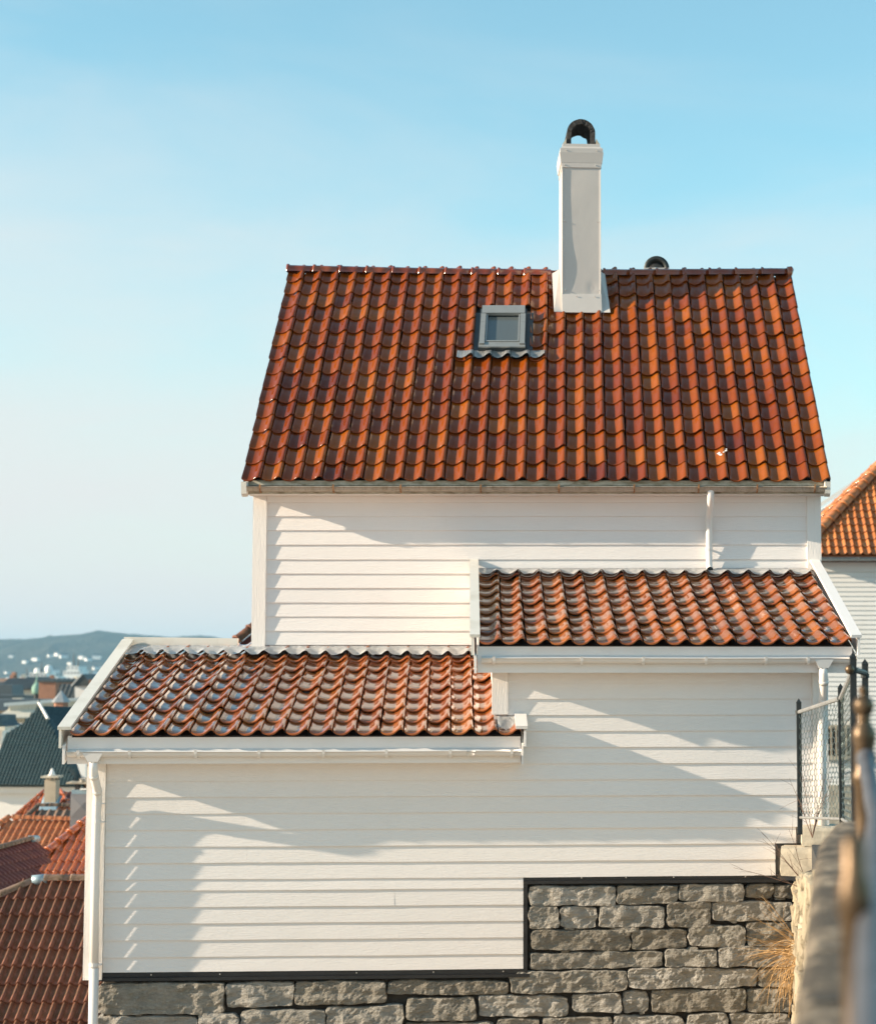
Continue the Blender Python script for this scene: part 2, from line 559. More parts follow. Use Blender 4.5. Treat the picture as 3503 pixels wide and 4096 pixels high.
def tile_patch(parent, p00, p10, p01, p11, nc, nr, g, me, w, skip=None, jit=0.005, name='roof_tile', limit=300, lift=0.0):
    p00, p10, p01, p11 = map(Vector, (p00, p10, p01, p11))
    rnd = random.Random(len(name) + nc * 31 + int(nr * 7))
    def pt(s, t):
        return (p00 * (1 - s) + p10 * s) * (1 - t) + (p01 * (1 - s) + p11 * s) * t
    out = []
    for j in range(math.ceil(nr)):
        for i in range(nc):
            s, t = i / nc, j / nr
            a, b, c = pt(s, t), pt((i + 1) / nc, t), pt(s, min(1.02, (j + 1) / nr))
            cen = pt((i + .5) / nc, (j + .5) / nr)
            if skip and skip(cen, i, j):
                continue
            mt = frame(a, b - a, c - a)
            n = mt.to_3x3() @ Vector((0, 0, 1))
            mt.translation = a + n * (lift + rnd.uniform(0, jit)) + (c - a).normalized() * rnd.uniform(-jit, jit) + (b - a).normalized() * rnd.uniform(-jit, jit) * 0.6
            sc = Matrix.Diagonal(((b - a).length / w, 1, 1, 1))
            rot = Matrix.Rotation(rnd.gauss(0, 0.009), 4, 'Z') @ Matrix.Rotation(rnd.gauss(0, 0.006), 4, 'X') @ Matrix.Rotation(rnd.gauss(0, 0.020), 4, 'Y')
            out.append(mt @ rot @ sc)
    lay(parent, out, me, name, limit)
    return pt

def inside(poly, x, y):
    r = False
    n = len(poly)
    for i in range(n):
        (x1, y1), (x2, y2) = poly[i], poly[(i + 1) % n]
        if (y1 > y) != (y2 > y) and x < (x2 - x1) * (y - y1) / (y2 - y1) + x1:
            r = not r
    return r

def tile_polygon(thing, part_name, pts, w, g, me, deck_mat, name='roof_tile', limit=300, thick=0.12, grow=0.0, zoff=0.0):
    """A roof face given by its corners (first edge not needed): a deck slab and tiles laid in courses over it."""
    P = [Vector(p) for p in pts]
    c = sum(P, Vector()) / len(P)
    n = Vector()
    for i in range(len(P)):
        n += (P[i] - c).cross(P[(i + 1) % len(P)] - c)
    n.normalize()
    if n.z < 0:
        n = -n
    x = Vector((0, 0, 1)).cross(n).normalized()      # along the courses
    if x.x < 0 and abs(x.x) > abs(x.y) * 0.3:
        pass
    y = n.cross(x)                                    # up the slope
    q = [((p - c).dot(x), (p - c).dot(y)) for p in P]
    mb = MB().prism([p - n * 0.03 for p in P], -n * thick)
    deck = thing.part(part_name, mb, deck_mat)
    x0, x1 = min(a for a, b in q), max(a for a, b in q)
    y0, y1 = min(b for a, b in q), max(b for a, b in q)
    its = []
    rnd = random.Random(int(abs(c.x * 100)) + len(P))
    j = 0
    while y0 + j * g < y1:
        i = 0
        while x0 + i * w < x1:
            u, v = x0 + i * w, y0 + j * g
            if inside(q, u + w * .5, v + g * .5):
                o = c + x * u + y * v + n * (rnd.uniform(0, .004))
                mt = frame(o, x, y)
                mt.translation -= thing.off
                its.append(mt)
            i += 1
        j += 1
    lay(deck, its, me, name, limit)
    return deck

def caps_along(thing, parent, pts, me, L, name='ridge_tile', up=(0, 0, 1)):
    for a, b in zip(pts[:-1], pts[1:]):
        a, b = Vector(a), Vector(b)
        d = (b - a).length
        n = max(1, round(d / L))
        for k in range(n):
            o = bpy.data.objects.new(name, me)
            col.objects.link(o)
            o.parent = parent
            x = (b - a).normalized()
            z = (Vector(up) - x * x.dot(Vector(up))).normalized()
            y = z.cross(x)
            m = Matrix((x, y, z)).transposed().to_4x4()
            m.translation = a + (b - a) * (k / n) - thing.off
            o.matrix_local = m @ Matrix.Diagonal((d / n / L, 1, 1, 1))

def clapboard(u0, u1, zb, zt, drop=0.015, thick=0.020, seed=0, seg=14):
    """A lapped board: its lower edge stands proud of the board below."""
    mb = MB()
    n = max(2, int((u1 - u0) / 0.4))
    rows = []
    for i in range(n + 1):
        u = u0 + (u1 - u0) * i / n
        j = noise.noise(Vector((u * 1.3, seed * 7.1, 0))) * 0.0036
        k = noise.noise(Vector((u * 1.1, seed * 3.7, 9))) * 0.0034
        rows.append([(u, -drop + k + thick, zb + j), (u, -drop + k, zb + j), (u, -drop + k - 0.0, zb + j + 0.004), (u, 0.0012, zt + 0.018), (u, 0.014, zt + 0.018)])
    m = len(rows[0])
    vs = [p for r in rows for p in r]
    fs = [(i * m + k, (i + 1) * m + k, (i + 1) * m + k + 1, i * m + k + 1) for i in range(n) for k in range(m - 1)]
    fs += [tuple(range(m)), tuple(n * m + k for k in range(m - 1, -1, -1))]
    return mb.add(vs, fs)

def half_gutter(x0, x1, y, z, r, n=8, slope=0.0, seg=1):
    """Open half-round channel along X."""
    mb = MB()
    th = 0.004
    vs = []
    xs = [x0 + (x1 - x0) * i / seg for i in range(seg + 1)]
    ring = []
    for k in range(n + 1):
        a = math.pi + math.pi * k / n
        ring.append((r * math.cos(a), r * math.sin(a)))
    ring = [(ring[0][0] - 0.006, 0.004), (ring[0][0] - 0.008, -0.006)] + ring + [(r + 0.0, 0.02), (r - th, 0.02)] + [((r - th) * math.cos(math.pi + math.pi * k / n), (r - th) * math.sin(math.pi + math.pi * k / n)) for k in range(n, -1, -1)]
    m = len(ring)
    for i, x in enumerate(xs):
        dz = slope * (x - x0) + (0.004 * noise.noise(Vector((x * .8, z, 0))) if seg > 1 else 0)
        for a, b in ring:
            vs.append((x, y + a, z + b + dz))
    fs = [(i * m + k, i * m + (k + 1) % m, (i + 1) * m + (k + 1) % m, (i + 1) * m + k) for i in range(seg) for k in range(m)]
    fs += [tuple(range(m)), tuple(seg * m + k for k in range(m - 1, -1, -1))]
    return mb.add(vs, fs)

def bracket_ring(x, y, z, r, w=0.022, n=8, lip=0.03):
    """Gutter clip: a thin band round the channel with a small tail over its rim."""
    pts = [(r + 0.006) for _ in range(1)]
    mb = MB()
    path = []
    for k in range(n + 1):
        a = math.pi + math.pi * k / n
        path.append((x, y + (r + 0.006) * math.cos(a), z + (r + 0.006) * math.sin(a)))
    path = [(x, path[0][1] - 0.004, z + lip * .4)] + path + [(x, y + r + 0.02, z + lip)]
    vs, fs = [], []
    for i, p in enumerate(path):
        vs += [(p[0] - w / 2, p[1], p[2]), (p[0] + w / 2, p[1], p[2])]
        d = Vector((0, p[1] - y, p[2] - z)).normalized() * 0.005
        vs += [(p[0] + w / 2, p[1] + d.y, p[2] + d.z), (p[0] - w / 2, p[1] + d.y, p[2] + d.z)]
    for i in range(len(path) - 1):
        for k in range(4):
            fs.append((i * 4 + k, i * 4 + (k + 1) % 4, i * 4 + 4 + (k + 1) % 4, i * 4 + 4 + k))
    fs += [(3, 2, 1, 0), tuple(len(vs) - 4 + k for k in range(4))]
    return mb.add(vs, fs)

# ------------------------------------------------------------------ the setting
def ground_z(x, y):
    s = -4.0 - max(0.0, y - 14) * 0.155
    s = max(s, -27.2) if y < 400 else -40
    return s

mb = MB()
xs = [-420, -260, -160, -90, -50, -30, -18, -10, -4, 2, 8, 16, 30, 60, 120, 260, 420]
ys = [-60, -20, 0, 8, 14, 18, 24, 32, 42, 56, 75, 100, 130, 165, 200, 240, 262, 270]
vs = [(x, y, ground_z(x, y) if y < 265 else -34) for y in ys for x in xs]
nx = len(xs)
fs = [(j * nx + i, j * nx + i + 1, (j + 1) * nx + i + 1, (j + 1) * nx + i) for j in range(len(ys) - 1) for i in range(nx - 1)]
struct('ground', MB().add(vs, fs), 'ground_town', True)
struct('sea', MB().add([(-6000, -300, -28), (6000, -300, -28), (6000, 6500, -28), (-6000, 6500, -28)], [(0, 1, 2, 3)]), 'water')

# distant wooded ridge across the fjord
HP = [(-1500, 30), (-1100, 38), (-882, 41), (-859, 42), (-824, 43.3), (-799, 42), (-782, 47.5), (-739, 50.7), (-720, 56.5), (-696, 53), (-665, 50), (-611, 46), (-556, 48.8), (-533, 42), (-420, 36), (-200, 44), (100, 40), (500, 48), (1000, 34), (1600, 40)]
def crest(x):
    for (a, za), (b, zb) in zip(HP[:-1], HP[1:]):
        if a <= x <= b:
            return za + (zb - za) * (x - a) / (b - a)
    return 36
def hill_pt(s, t):
    x = -1500 + 3100 * s
    h = crest(x) + noise.fractal(Vector((x * 0.06, 3, 1)), 1.0, 2.0, 4) * 1.3 + (random.random() - .5) * 2.2 * (1 if t > .3 else 0)
    y = 2350 + 650 * min(1, t / .7) + (400 * (t - .7) / .3 if t > .7 else 0)
    k = math.sin(min(1, t / .7) * math.pi / 2) ** 1.25
    z = -30 + (h + 30) * k
    if t > .7:
        z = h - (t - .7) / .3 * 60
    z += noise.fractal(Vector((x * .012, y * .012, 2)), 1.0, 2.0, 4) * 5 * (1 if .02 < t < .62 else 0)
    return (x, y, z)
struct('hill', MB().grid(hill_pt, 520, 34), 'hill', True, 'wooded hill across the water, blue with distance')

def street_left(y):
    pts = [(-60, -9), (0, -0.25), (9.6, 1.30), (17.6, 2.06), (24, 3.1), (46, 4.2), (80, 6)]
    for (a, xa), (b, xb) in zip(pts[:-1], pts[1:]):
        if a <= y <= b:
            return xa + (xb - xa) * (y - a) / (b - a)
def street_z(y):
    return -1.55 if y < 17 else -1.55 - (y - 17) * 0.075
mb = MB()
sy = [-20, 0, 4, 8, 12, 17, 22, 30, 38, 46, 60, 78]
vs = []
for y in sy:
    xl = street_left(y) + 0.12
    vs += [(xl, y, -30), (xl, y, street_z(y)), (xl + 9, y, street_z(y)), (xl + 9, y, -30)]
fs = []
for j in range(len(sy) - 1):
    for k in range(3):
        fs.append((j * 4 + k, j * 4 + k + 1, j * 4 + 5 + k, j * 4 + 4 + k))
fs += [(0, 1, 2, 3), tuple((len(sy) - 1) * 4 + k for k in (3, 2, 1, 0))]
struct('street', mb.add(vs, fs), 'asphalt')

# ------------------------------------------------------------------ the tall white house
H = Thing('wooden_house', 'tall white clapboard house with glazed orange tile roof, white chimney and skylight', 'house', (-3.276, 20.0, -3.3))
HW = 5.90
mb = MB()
mb.box(0.02, HW - 0.02, 0.016, 5.9, -3.3, 1.77)
h_wall = H.part('wall', mb, 'white_boards')
for ua in (0.02, HW - 0.14):
    H.part('gable', MB().prism([(ua, 0.1, 1.765), (ua, 5.8, 1.765), (ua, 2.85, 4.55)], (0.12, 0, 0)), 'white_boards')
rb = random.Random(3)
bottoms = [1.564, 1.417, 1.269, 1.115, 0.967, 0.819, 0.667, 0.522, 0.374, 0.229]
tops = [1.722] + bottoms[:-1]
for k, (zb, zt) in enumerate(zip(bottoms, tops)):
    segs = [(0.141, HW - 0.145)]
    if k in (0, 2, 5, 7):
        c = rb.uniform(1.2, 4.6)
        segs = [(0.141, c - 0.0004), (c + 0.0004, HW - 0.145)]
    for a, b in segs:
        H.part('board', clapboard(a, b, zb, zt, seed=k + 0.3 * a), 'white_boards', h_wall)
for a, b in ((0.0, 0.141), (HW - 0.145, HW)):
    H.part('corner_board', MB().box(a, b, -0.034, 0.014, 0.165 if a < 1 else 0.93, 1.775), 'white_trim_vertical')
H.part('frieze_board', MB().box(0.143, HW - 0.147, -0.024, 0.012, 1.71, 1.775), 'white_trim')
H.part('soffit', MB().box(-0.03, HW + 0.03, -0.236, 0.012, 1.776, 1.794), 'white_trim')
H.part('fascia', MB().box(-0.04, HW + 0.04, -0.256, -0.238, 1.778, 1.915), 'weathered_fascia')
# roof
E0, E1 = Vector((-0.074, -0.285, 1.899)), Vector((5.975, -0.285, 1.893))
T0, T1 = Vector((-0.07, 2.80, 4.705)), Vector((5.95, 2.80, 4.665))
mb = MB()
sl = (T0 - E0).normalized()
nm = Vector((1, 0, 0)).cross(sl).normalized()
e0, e1 = E0 + sl * 0.06, E1 + sl * 0.06
mb.hexa([e0 - nm * 0.06, e1 - nm * 0.06, T1 - nm * 0.06, T0 - nm * 0.06], [e0 - nm * 0.008, e1 - nm * 0.008, T1 - nm * 0.008, T0 - nm * 0.008])
B0, B1 = Vector((-0.07, 6.1, 1.87)), Vector((5.95, 6.1, 1.87))
nb = (T0 - B0).normalized().cross(Vector((1, 0, 0))).normalized()
nb = nb if nb.z > 0 else -nb
mb.hexa([B0 - nb * 0.06, T0 - nb * 0.06, T1 - nb * 0.06, B1 - nb * 0.06], [B0, T0 + Vector((0, .01, 0)), T1 + Vector((0, .01, 0)), B1])
h_roof = H.part('roof', mb, 'roof_deck')
W_MAIN = 6.049 / 29
NR_MAIN = 14.8
G_MAIN = (T0 - E0).length / NR_MAIN
tile_main = tile_mesh('pantile', W_MAIN, G_MAIN, hs=1.0, mat='tile_main')
def z_loc(v):
    return Vector((v[0], v[1], v[2] - H.z))
def skip_main(c, i, j):
    u, v = c.x, c.y
    return (2.23 < u < 2.82 and 1.40 < v < 2.15) or (3.24 < u < 3.62 and v > 2.22)
tile_patch(h_roof, z_loc(E0), z_loc(E1), z_loc(T0), z_loc(T1), 29, NR_MAIN, G_MAIN, tile_main, W_MAIN, skip_main)
# ridge caps (the ridge dips a little in the middle)
cap_me = ridge_mesh('ridge_cap', 0.315, 0.073, 'tile_ridge')
def ridge_z(u):
    return 4.735 - 0.030 * math.sin(max(0, min(1, u / 5.9)) * math.pi) - 0.035 * u / 5.9
rp = []
rp = [(-0.09 + 0.3155 * k, 2.80, ridge_z(-0.09 + 0.3155 * k)) for k in range(20)]
for k, (a, b) in enumerate(zip(rp[:-1], rp[1:])):
    if 3.12 < a[0] + .1 < 3.52:
        continue
    caps_along(H, h_roof, [a, b], cap_me, 0.3155)
H.part('ridge_end_cap', MB().tube([(5.895, 2.80, ridge_z(5.9) + 0.005), (5.945, 2.80, ridge_z(5.9) + 0.005), (5.96, 2.80, ridge_z(5.9))], [0.086, 0.09, 0.06], 16), 'tile_ridge', h_roof, True)
# verge boards on the gables
for ua in (-0.045, 5.935):
    H.part('barge_board', MB().plank(Vector((ua + (0.02 if ua < 0 else -0.02), -0.27, 1.78)), Vector((ua + (0.02 if ua < 0 else -0.02), 2.8, 4.56)), (0.025, 0, 0), 0.10, (0, -0.6, 0.8)), 'white_trim')
    H.part('eaves_return', MB().prism([(ua - 0.03, -0.355, 1.895), (ua - 0.03, -0.335, 1.775), (ua - 0.03, -0.28, 1.745), (ua - 0.03, -0.22, 1.76), (ua - 0.03, -0.22, 1.90)], (0.055, 0, 0)), 'weathered_white')
# gutter
h_gut = H.part('gutter', half_gutter(-0.02, 5.92, -0.300, 1.846, 0.048, slope=-0.0008, seg=24), 'zinc_gutter', None, True)
for u in (0.12, 0.87, 1.56, 2.38, 3.18, 3.95, 4.61, 5.21, 5.80):
    H.part('gutter_bracket', bracket_ring(u, -0.300, 1.844, 0.050, 0.016, lip=0.05), 'bracket_rust', h_gut)
p = [(4.736, -0.30, 1.81), (4.736, -0.30, 1.76), (4.736, -0.28, 1.71), (4.735, -0.20, 1.655), (4.734, -0.13, 1.595), (4.733, -0.085, 1.54), (4.733, -0.07, 1.46), (4.733, -0.07, 1.2), (4.733, -0.07, 1.06), (4.735, -0.085, 1.03), (4.737, -0.12, 1.005)]
h_ds = H.part('downspout', MB().tube(p, [0.036] * 3 + [0.034] * 8, 14, caps=False), 'white_plastic', None, True)
H.part('pipe_mouth_shade', MB().tube([(4.737, -0.114, 1.009), (4.737, -0.117, 1.007)], 0.030, 14), 'glass_dark', h_ds)  # dark disc stands in for the shade inside the open pipe end
for z in (1.50, 1.22):
    H.part('pipe_clip', MB().tube([(4.733, -0.07, z - .012), (4.733, -0.07, z + .012)], 0.039, 14).box(4.727, 4.739, -0.07, 0.0, z - .01, z + .01), 'white_plastic', h_ds)
# chimney, turned a little against the ridge
CH = Matrix.Translation((3.204, 2.15, 0)) @ Matrix.Rotation(R(3.6), 4, 'Z')
def chim(mb):
    for i, v in enumerate(mb.v):
        mb.v[i] = tuple(CH @ Vector(v))
    return mb
cw, cd = 0.452, 0.60
def warp_front(s, t):
    x = 0.002 + (cw - 0.004) * s
    z = 4.33 + (5.83 - 4.33) * t
    rim = 0.0145 + 0.010 * math.exp(-((t - 0.24) / 0.16) ** 2) - 0.004 * math.exp(-(t / 0.06) ** 2)
    k = max(0.0, 1 - s / 0.035) ** 1.5
    dent = 0.006 * math.exp(-((s - .78) / .12) ** 2 - ((t - .05) / .04) ** 2)
    return (x, -0.004 - rim * k - 0.005 * max(0, (s - .96) / .04) + 0.0025 * noise.noise(Vector((s * 2, t * 3, 1))) + dent, z)
shaft = H.part('chimney', chim(MB().box(0, cw, 0, cd, 3.95, 5.84)), 'chimney_sheet')
H.part('front_sheet', chim(MB().grid(warp_front, 56, 40)), 'chimney_sheet', shaft, True)
H.part('top_trim', chim(MB().box(-0.006, cw + 0.006, -0.016, cd + 0.012, 5.83, 5.884)), 'chimney_sheet', shaft)
mb = MB()
def ringbox(o0, z0, o1, z1):
    mb.hexa([(-o0, -o0, z0), (cw + o0, -o0, z0), (cw + o0, cd + o0, z0), (-o0, cd + o0, z0)], [(-o1, -o1, z1), (cw + o1, -o1, z1), (cw + o1, cd + o1, z1), (-o1, cd + o1, z1)])
ringbox(0.016, 5.886, 0.030, 6.008)
ringbox(0.024, 6.0085, 0.024, 6.058)
ringbox(0.020, 6.0585, -0.005, 6.085)
ringbox(-0.006, 6.0855, -0.008, 6.119)
H.part('chimney_cap', chim(mb), 'chimney_sheet', shaft)
mb = MB()
n = 22
outer, inner = [], []
cx, r_o, r_i = cw / 2 - 0.003, 0.165, 0.112
for k in range(n + 1):
    a = math.pi * k / n
    outer.append((cx + r_o * math.cos(a), 6.262 + r_o * math.sin(a)))
    inner.append((cx + r_i * math.cos(a), 6.255 + r_i * math.sin(a)))
outer = [(cx + r_o, 6.12)] + outer + [(cx - r_o, 6.12)]
inner = [(cx + r_i, 6.12)] + inner + [(cx - r_i, 6.12)]
m = len(outer)
vs = []
for y in (0.045, 0.12, 0.2, 0.28, 0.36, 0.44, cd - 0.05):
    for ring, s in ((outer, 1), (inner, -1)):
        for (x, z) in ring:
            j = noise.noise(Vector((x * 30, y * 20, z * 30))) * (0.012 if s < 0 else 0.005)
            vs.append((x + j, y + (noise.noise(Vector((x * 40, z * 40, 7))) * 0.012 if y < .05 else 0), z + j if z > 6.125 else z))
L2 = 2 * m
for q in range(6):
    a, b = q * L2, (q + 1) * L2
    mb.f += [(a + k, a + k + 1, b + k + 1, b + k) for k in range(m - 1)]
    mb.f += [(a + m + k + 1, a + m + k, b + m + k, b + m + k + 1) for k in range(m - 1)]
for a, fl in ((0, 0), (6 * L2, 1)):
    for k in range(m - 1):
        q = (a + k + 1, a + k, a + m + k, a + m + k + 1)
        mb.f.append(q if not fl else q[::-1])
mb.v = vs
H.part('chimney_cowl', chim(mb), 'soot_stone', shaft, False, 'sooty arched stone cowl open at both ends')
mb = MB()
for s, xa in ((-1, 0.05), (1, cw - 0.05)):
    mb.prism([(xa, 0.03, 6.118), (xa + s * -0.0 , 0.03, 6.19), (xa + s * 0.045, 0.03, 6.118)], (0, cd - 0.06, 0))
H.part('mortar_fillet', chim(mb), 'concrete_pale', shaft)
mb = MB()
for (x, z) in ((0.05, 6.03), (cw - 0.045, 6.03), (0.03, 5.858), (cw - 0.06, 5.858), (0.03, 5.19), (cw - 0.03, 5.19), (0.04, 4.375), (cw - 0.025, 4.375), (0.165, 4.30), (cw - 0.075, 4.30)):
    q = MB().lathe([(0.0085, 0), (0.008, 0.004), (0.004, 0.009)], 8)
    y = -0.026 if z > 6 else (-0.016 if z > 5.84 else -0.012)
    if z < 4.32:
        y = -0.03
    me = MB()
    me.add([(x + v[0], y - v[2], z + v[1]) for v in q.v], [f[::-1] for f in q.f])
    H.part('rivet', chim(me), 'rivet', shaft)
# flashings: front apron and side wings lying on the tiles
tanp = (4.705 - 1.899) / (2.80 + 0.285)
def roof_z(v):
    return 1.899 + (v + 0.285) * tanp
def wz(y, off):
    return roof_z(2.15 + y) + off
mb = MB().hexa([(-0.004, -0.10, wz(-0.10, 0.075)), (cw + 0.004, -0.10, wz(-0.10, 0.075)), (cw + 0.004, 0.0, wz(-0.04, 0.02)), (-0.004, 0.0, wz(-0.04, 0.02))],
               [(-0.004, -0.012, 4.33), (cw + 0.004, -0.012, 4.33), (cw + 0.004, 0.0, 4.335), (-0.004, 0.0, 4.335)])
H.part('front_flashing', chim(mb), 'chimney_sheet', shaft)
for s in (-1, 1):
    x0 = 0.0 if s < 0 else cw
    x1 = x0 + s * 0.10
    mb = MB()
    a = [(x0, -0.09, wz(-0.09, 0.07)), (x1, -0.11, wz(-0.11, 0.085)), (x1 - s * 0.01, 0.50, wz(0.5, 0.10)), (x0, 0.52, wz(0.52, 0.14))]
    mb.hexa(a if s > 0 else a[::-1], [(p[0], p[1], p[2] + 0.006) for p in (a if s > 0 else a[::-1])])
    H.part('side_flashing', chim(mb), 'chimney_sheet', shaft)
# skylight
SL = frame(Vector((2.262, 1.49, roof_z(1.49) - H.z)), (1, 0, 0), sl)
sw, sh = 0.535, 0.82
def sky_part(name, mb, mat, parent):
    o = link(name, mb.mesh(name), mat, parent)
    return o
mb = MB()
for x0, x1, y0, y1 in ((0, sw, 0, 0.05), (0, sw, sh - 0.05, sh), (0, 0.035, 0.05, sh - 0.05), (sw - 0.035, sw, 0.05, sh - 0.05)):
    mb.box(x0, x1, y0, y1, -0.06, 0.095)
skl = sky_part('skylight', mb, 'window_dark', h_roof)
skl.matrix_local = SL
skl['label'] = 'small grey framed skylight'
sky_part('hood', MB().box(0.02, sw - 0.02, sh - 0.15, sh + 0.012, 0.096, 0.135), 'window_grey', skl)
sky_part('sill_cover', MB().box(0.006, sw - 0.006, -0.012, 0.085, 0.096, 0.112), 'window_grey', skl)
for x in (0.012, sw - 0.07):
    sky_part('side_cover', MB().box(x, x + 0.058, 0.03, 0.48, 0.114, 0.130), 'window_grey', skl)
    sky_part('side_cover', MB().box(x, x + 0.058, 0.483, sh - 0.155, 0.114, 0.130), 'window_grey', skl)
mb = MB()
for x0, x1, y0, y1 in ((0.075, sw - 0.075, 0.088, 0.108), (0.075, 0.092, 0.109, sh - 0.152), (sw - 0.092, sw - 0.075, 0.109, sh - 0.152)):
    mb.box(x0, x1, y0, y1, 0.06, 0.120)
sky_part('sash', mb, 'window_grey', skl)
sky_part('pane', MB().box(0.093, sw - 0.093, 0.109, sh - 0.152, 0.075, 0.083), 'pane', skl)
for x in (-0.075, sw + 0.002):
    sky_part('gutter_flashing', MB().box(x, x + 0.072, 0.0, sh + 0.02, -0.02, 0.028), 'window_dark', skl)
def apron(s, t):
    x = -0.235 + 0.985 * s
    u = 2.262 + x - E0.x
    f = (u / W_MAIN) % 1.0
    hh = 0.0
    for (a, ha), (b, hb) in zip(PANTILE[:-1], PANTILE[1:]):
        if a <= f <= b:
            hh = ha + (hb - ha) * (f - a) / (b - a)
    y = 0.01 - (0.165 + 0.012 * math.sin(f * 6.28)) * t
    return (x, y, 0.062 + hh * (0.35 + 0.65 * t) - 0.022 * (1 - t) + (0.004 if int(s * 196) % 2 else 0.0))
o = sky_part('apron_flashing', MB().grid(apron, 196, 3), 'galvanised', skl)
# cowl of a second flue behind the ridge
mb = MB()
for (r0, sgn) in ((0.155, 1), (0.10, -1)):
    o_ = len(mb.v)
    for y in (3.28, 3.70):
        for k in range(17):
            a = math.pi * k / 16
            mb.v.append((4.356 + r0 * math.cos(a), y, 4.87 + r0 * math.sin(a)))
    for k in range(16):
        q = (o_ + k, o_ + k + 1, o_ + 17 + k + 1, o_ + 17 + k)
        mb.f.append(q if sgn > 0 else q[::-1])
for k in range(16):
    mb.f.append((k + 1, k, 34 + k, 34 + k + 1))
    mb.f.append((17 + k, 17 + k + 1, 51 + k + 1, 51 + k))
fl = H.part('flue', MB().box(4.20, 4.512, 3.24, 3.74, 4.10, 4.87), 'chimney_sheet')
H.part('flue_cowl', mb, 'wrought_dark', fl, True)
# a bird dropping on one of the lower tiles
mb = MB()
dm = frame(Vector((4.86, -0.285 + 0.30, roof_z(0.015))), (1, 0, 0), sl)
for (a, b, r_) in ((0, 0, .020), (-.018, .022, .016), (-.008, .038, .012), (.03, -.012, .010), (.055, -.015, .013), (.06, .005, .009), (.045, -.014, .007)):
    mb.add([dm @ Vector((a + r_ * math.cos(k * math.pi / 4) * (1 + .3 * math.sin(k * 2.3 + a * 90)), b + r_ * math.sin(k * math.pi / 4), 0.048 + 0.9 * (a + .02) * (1 if a > 0 else .2) )) for k in range(8)], [tuple(range(8))])
H.part('bird_dropping', mb, 'dropping', h_roof)

# ------------------------------------------------------------------ the low annex in front
A_ROT = R(3.6)
AX = Thing('house_annex', 'low white clapboard annex with two lean-to roofs of brown glazed tiles', 'annex', (-4.294, 17.23, -2.76), A_ROT)
cA, sA = math.cos(A_ROT), math.sin(A_ROT)
def v_at_wall(u, Y=19.985):
    return (Y - 17.23 - u * sA) / cA
mb = MB()
mb.box(0.03, 3.885, 0.016, 0.2, -2.69, -0.80)
mb.box(3.886, 6.655, 0.016, 0.2, -1.43, -0.80)
mb.box(3.63, 6.655, 0.016, 0.2, -0.799, 0.13)
mb.box(3.886, 6.16, 0.016, 0.2, -1.862, -1.431)
mb.box(6.1605, 6.355, 0.016, 0.2, -1.575, -1.431)
mb.box(0.03, 6.655, 0.201, 2.35, -2.69, -0.80)
a_wall = AX.part('wall', mb, 'white_boards')
AX.part('side_wall', MB().prism([(0.03, 0.016, -0.798), (0.03, 2.5, -0.798), (0.03, 2.5, 0.02), (0.03, 0.016, -0.55)], (0.16, 0, 0)), 'white_boards')
AX.part('side_wall', MB().prism([(3.635, 0.201, -0.798), (3.635, 2.4, -0.798), (3.635, 2.4, 0.82), (3.635, 0.201, 0.25)], (0.11, 0, 0)), 'white_boards')
AX.part('side_wall', MB().prism([(6.50, 0.201, -0.798), (6.50, 2.35, -0.798), (6.50, 2.35, 0.82), (6.50, 0.201, 0.25)], (0.155, 0, 0)), 'white_boards')
low = [-1.011, -1.154, -1.298, -1.443, -1.590, -1.733, -1.877, -1.974, -2.119, -2.261, -2.407, -2.554, -2.683]
high = [-0.144, -0.286, -0.431, -0.575, -0.720, -0.866]
bots = high + low
tp = [-0.05] + bots[:-1]
cuts = {9: [1.421], 11: [1.44], 4: [5.32], 14: [2.75]}
for k, (zb, zt) in enumerate(zip(bots, tp)):
    a = 3.757 if zb > -0.80 else 0.197
    if zb > -1.45:
        b = 6.523
    elif zb > -1.60:
        b = 6.366
    elif zb > -1.88:
        b = 6.175
    else:
        b = 3.898
    xs_ = [a] + [c for c in cuts.get(k, []) if a < c < b] + [b]
    for p, q in zip(xs_[:-1], xs_[1:]):
        AX.part('board', clapboard(p + (0.0004 if p > a else 0), q - (0.0004 if q < b else 0), zb, zt, seed=20 + k + p), 'white_boards', a_wall)
AX.part('corner_board', MB().box(0.03, 0.195, -0.040, 0.014, -2.742, -0.836), 'white_trim_vertical')
AX.part('corner_board', MB().box(3.611, 3.755, -0.040, 0.014, -0.425, -0.048), 'white_trim_vertical')
AX.part('corner_board', MB().box(6.525, 6.665, -0.040, 0.014, -1.50, -0.048), 'white_trim_vertical')
# black damp-proof flashing under the boards
for (a, b, z0, z1) in ((0.16, 3.935, -2.755, -2.684), (3.91, 6.19, -1.935, -1.868)):
    AX.part('base_flashing', MB().box(a, b, -0.012, 0.012, z0 + 0.028, z1).box(a, b + 0.02, -0.035, 0.0, z0, z0 + 0.0275), 'black_flashing')
AX.part('base_flashing', MB().box(3.9, 3.935, -0.010, 0.014, -2.70, -1.937), 'black_flashing')
AX.part('base_flashing', MB().box(6.178, 6.205, -0.010, 0.014, -1.865, -1.594), 'black_flashing')
AX.part('base_flashing', MB().box(6.206, 6.40, -0.010, 0.014, -1.632, -1.594), 'black_flashing')
for u in (0.62, 1.22, 2.42, 3.1, 3.72):
    AX.part('screw', MB().tube([(u, -0.012, -2.705), (u, -0.016, -2.705)], 0.006, 8), 'rivet')
for u in (4.42, 4.82, 5.25, 5.9):
    AX.part('screw', MB().tube([(u, -0.012, -1.885), (u, -0.016, -1.885)], 0.006, 8), 'rivet')

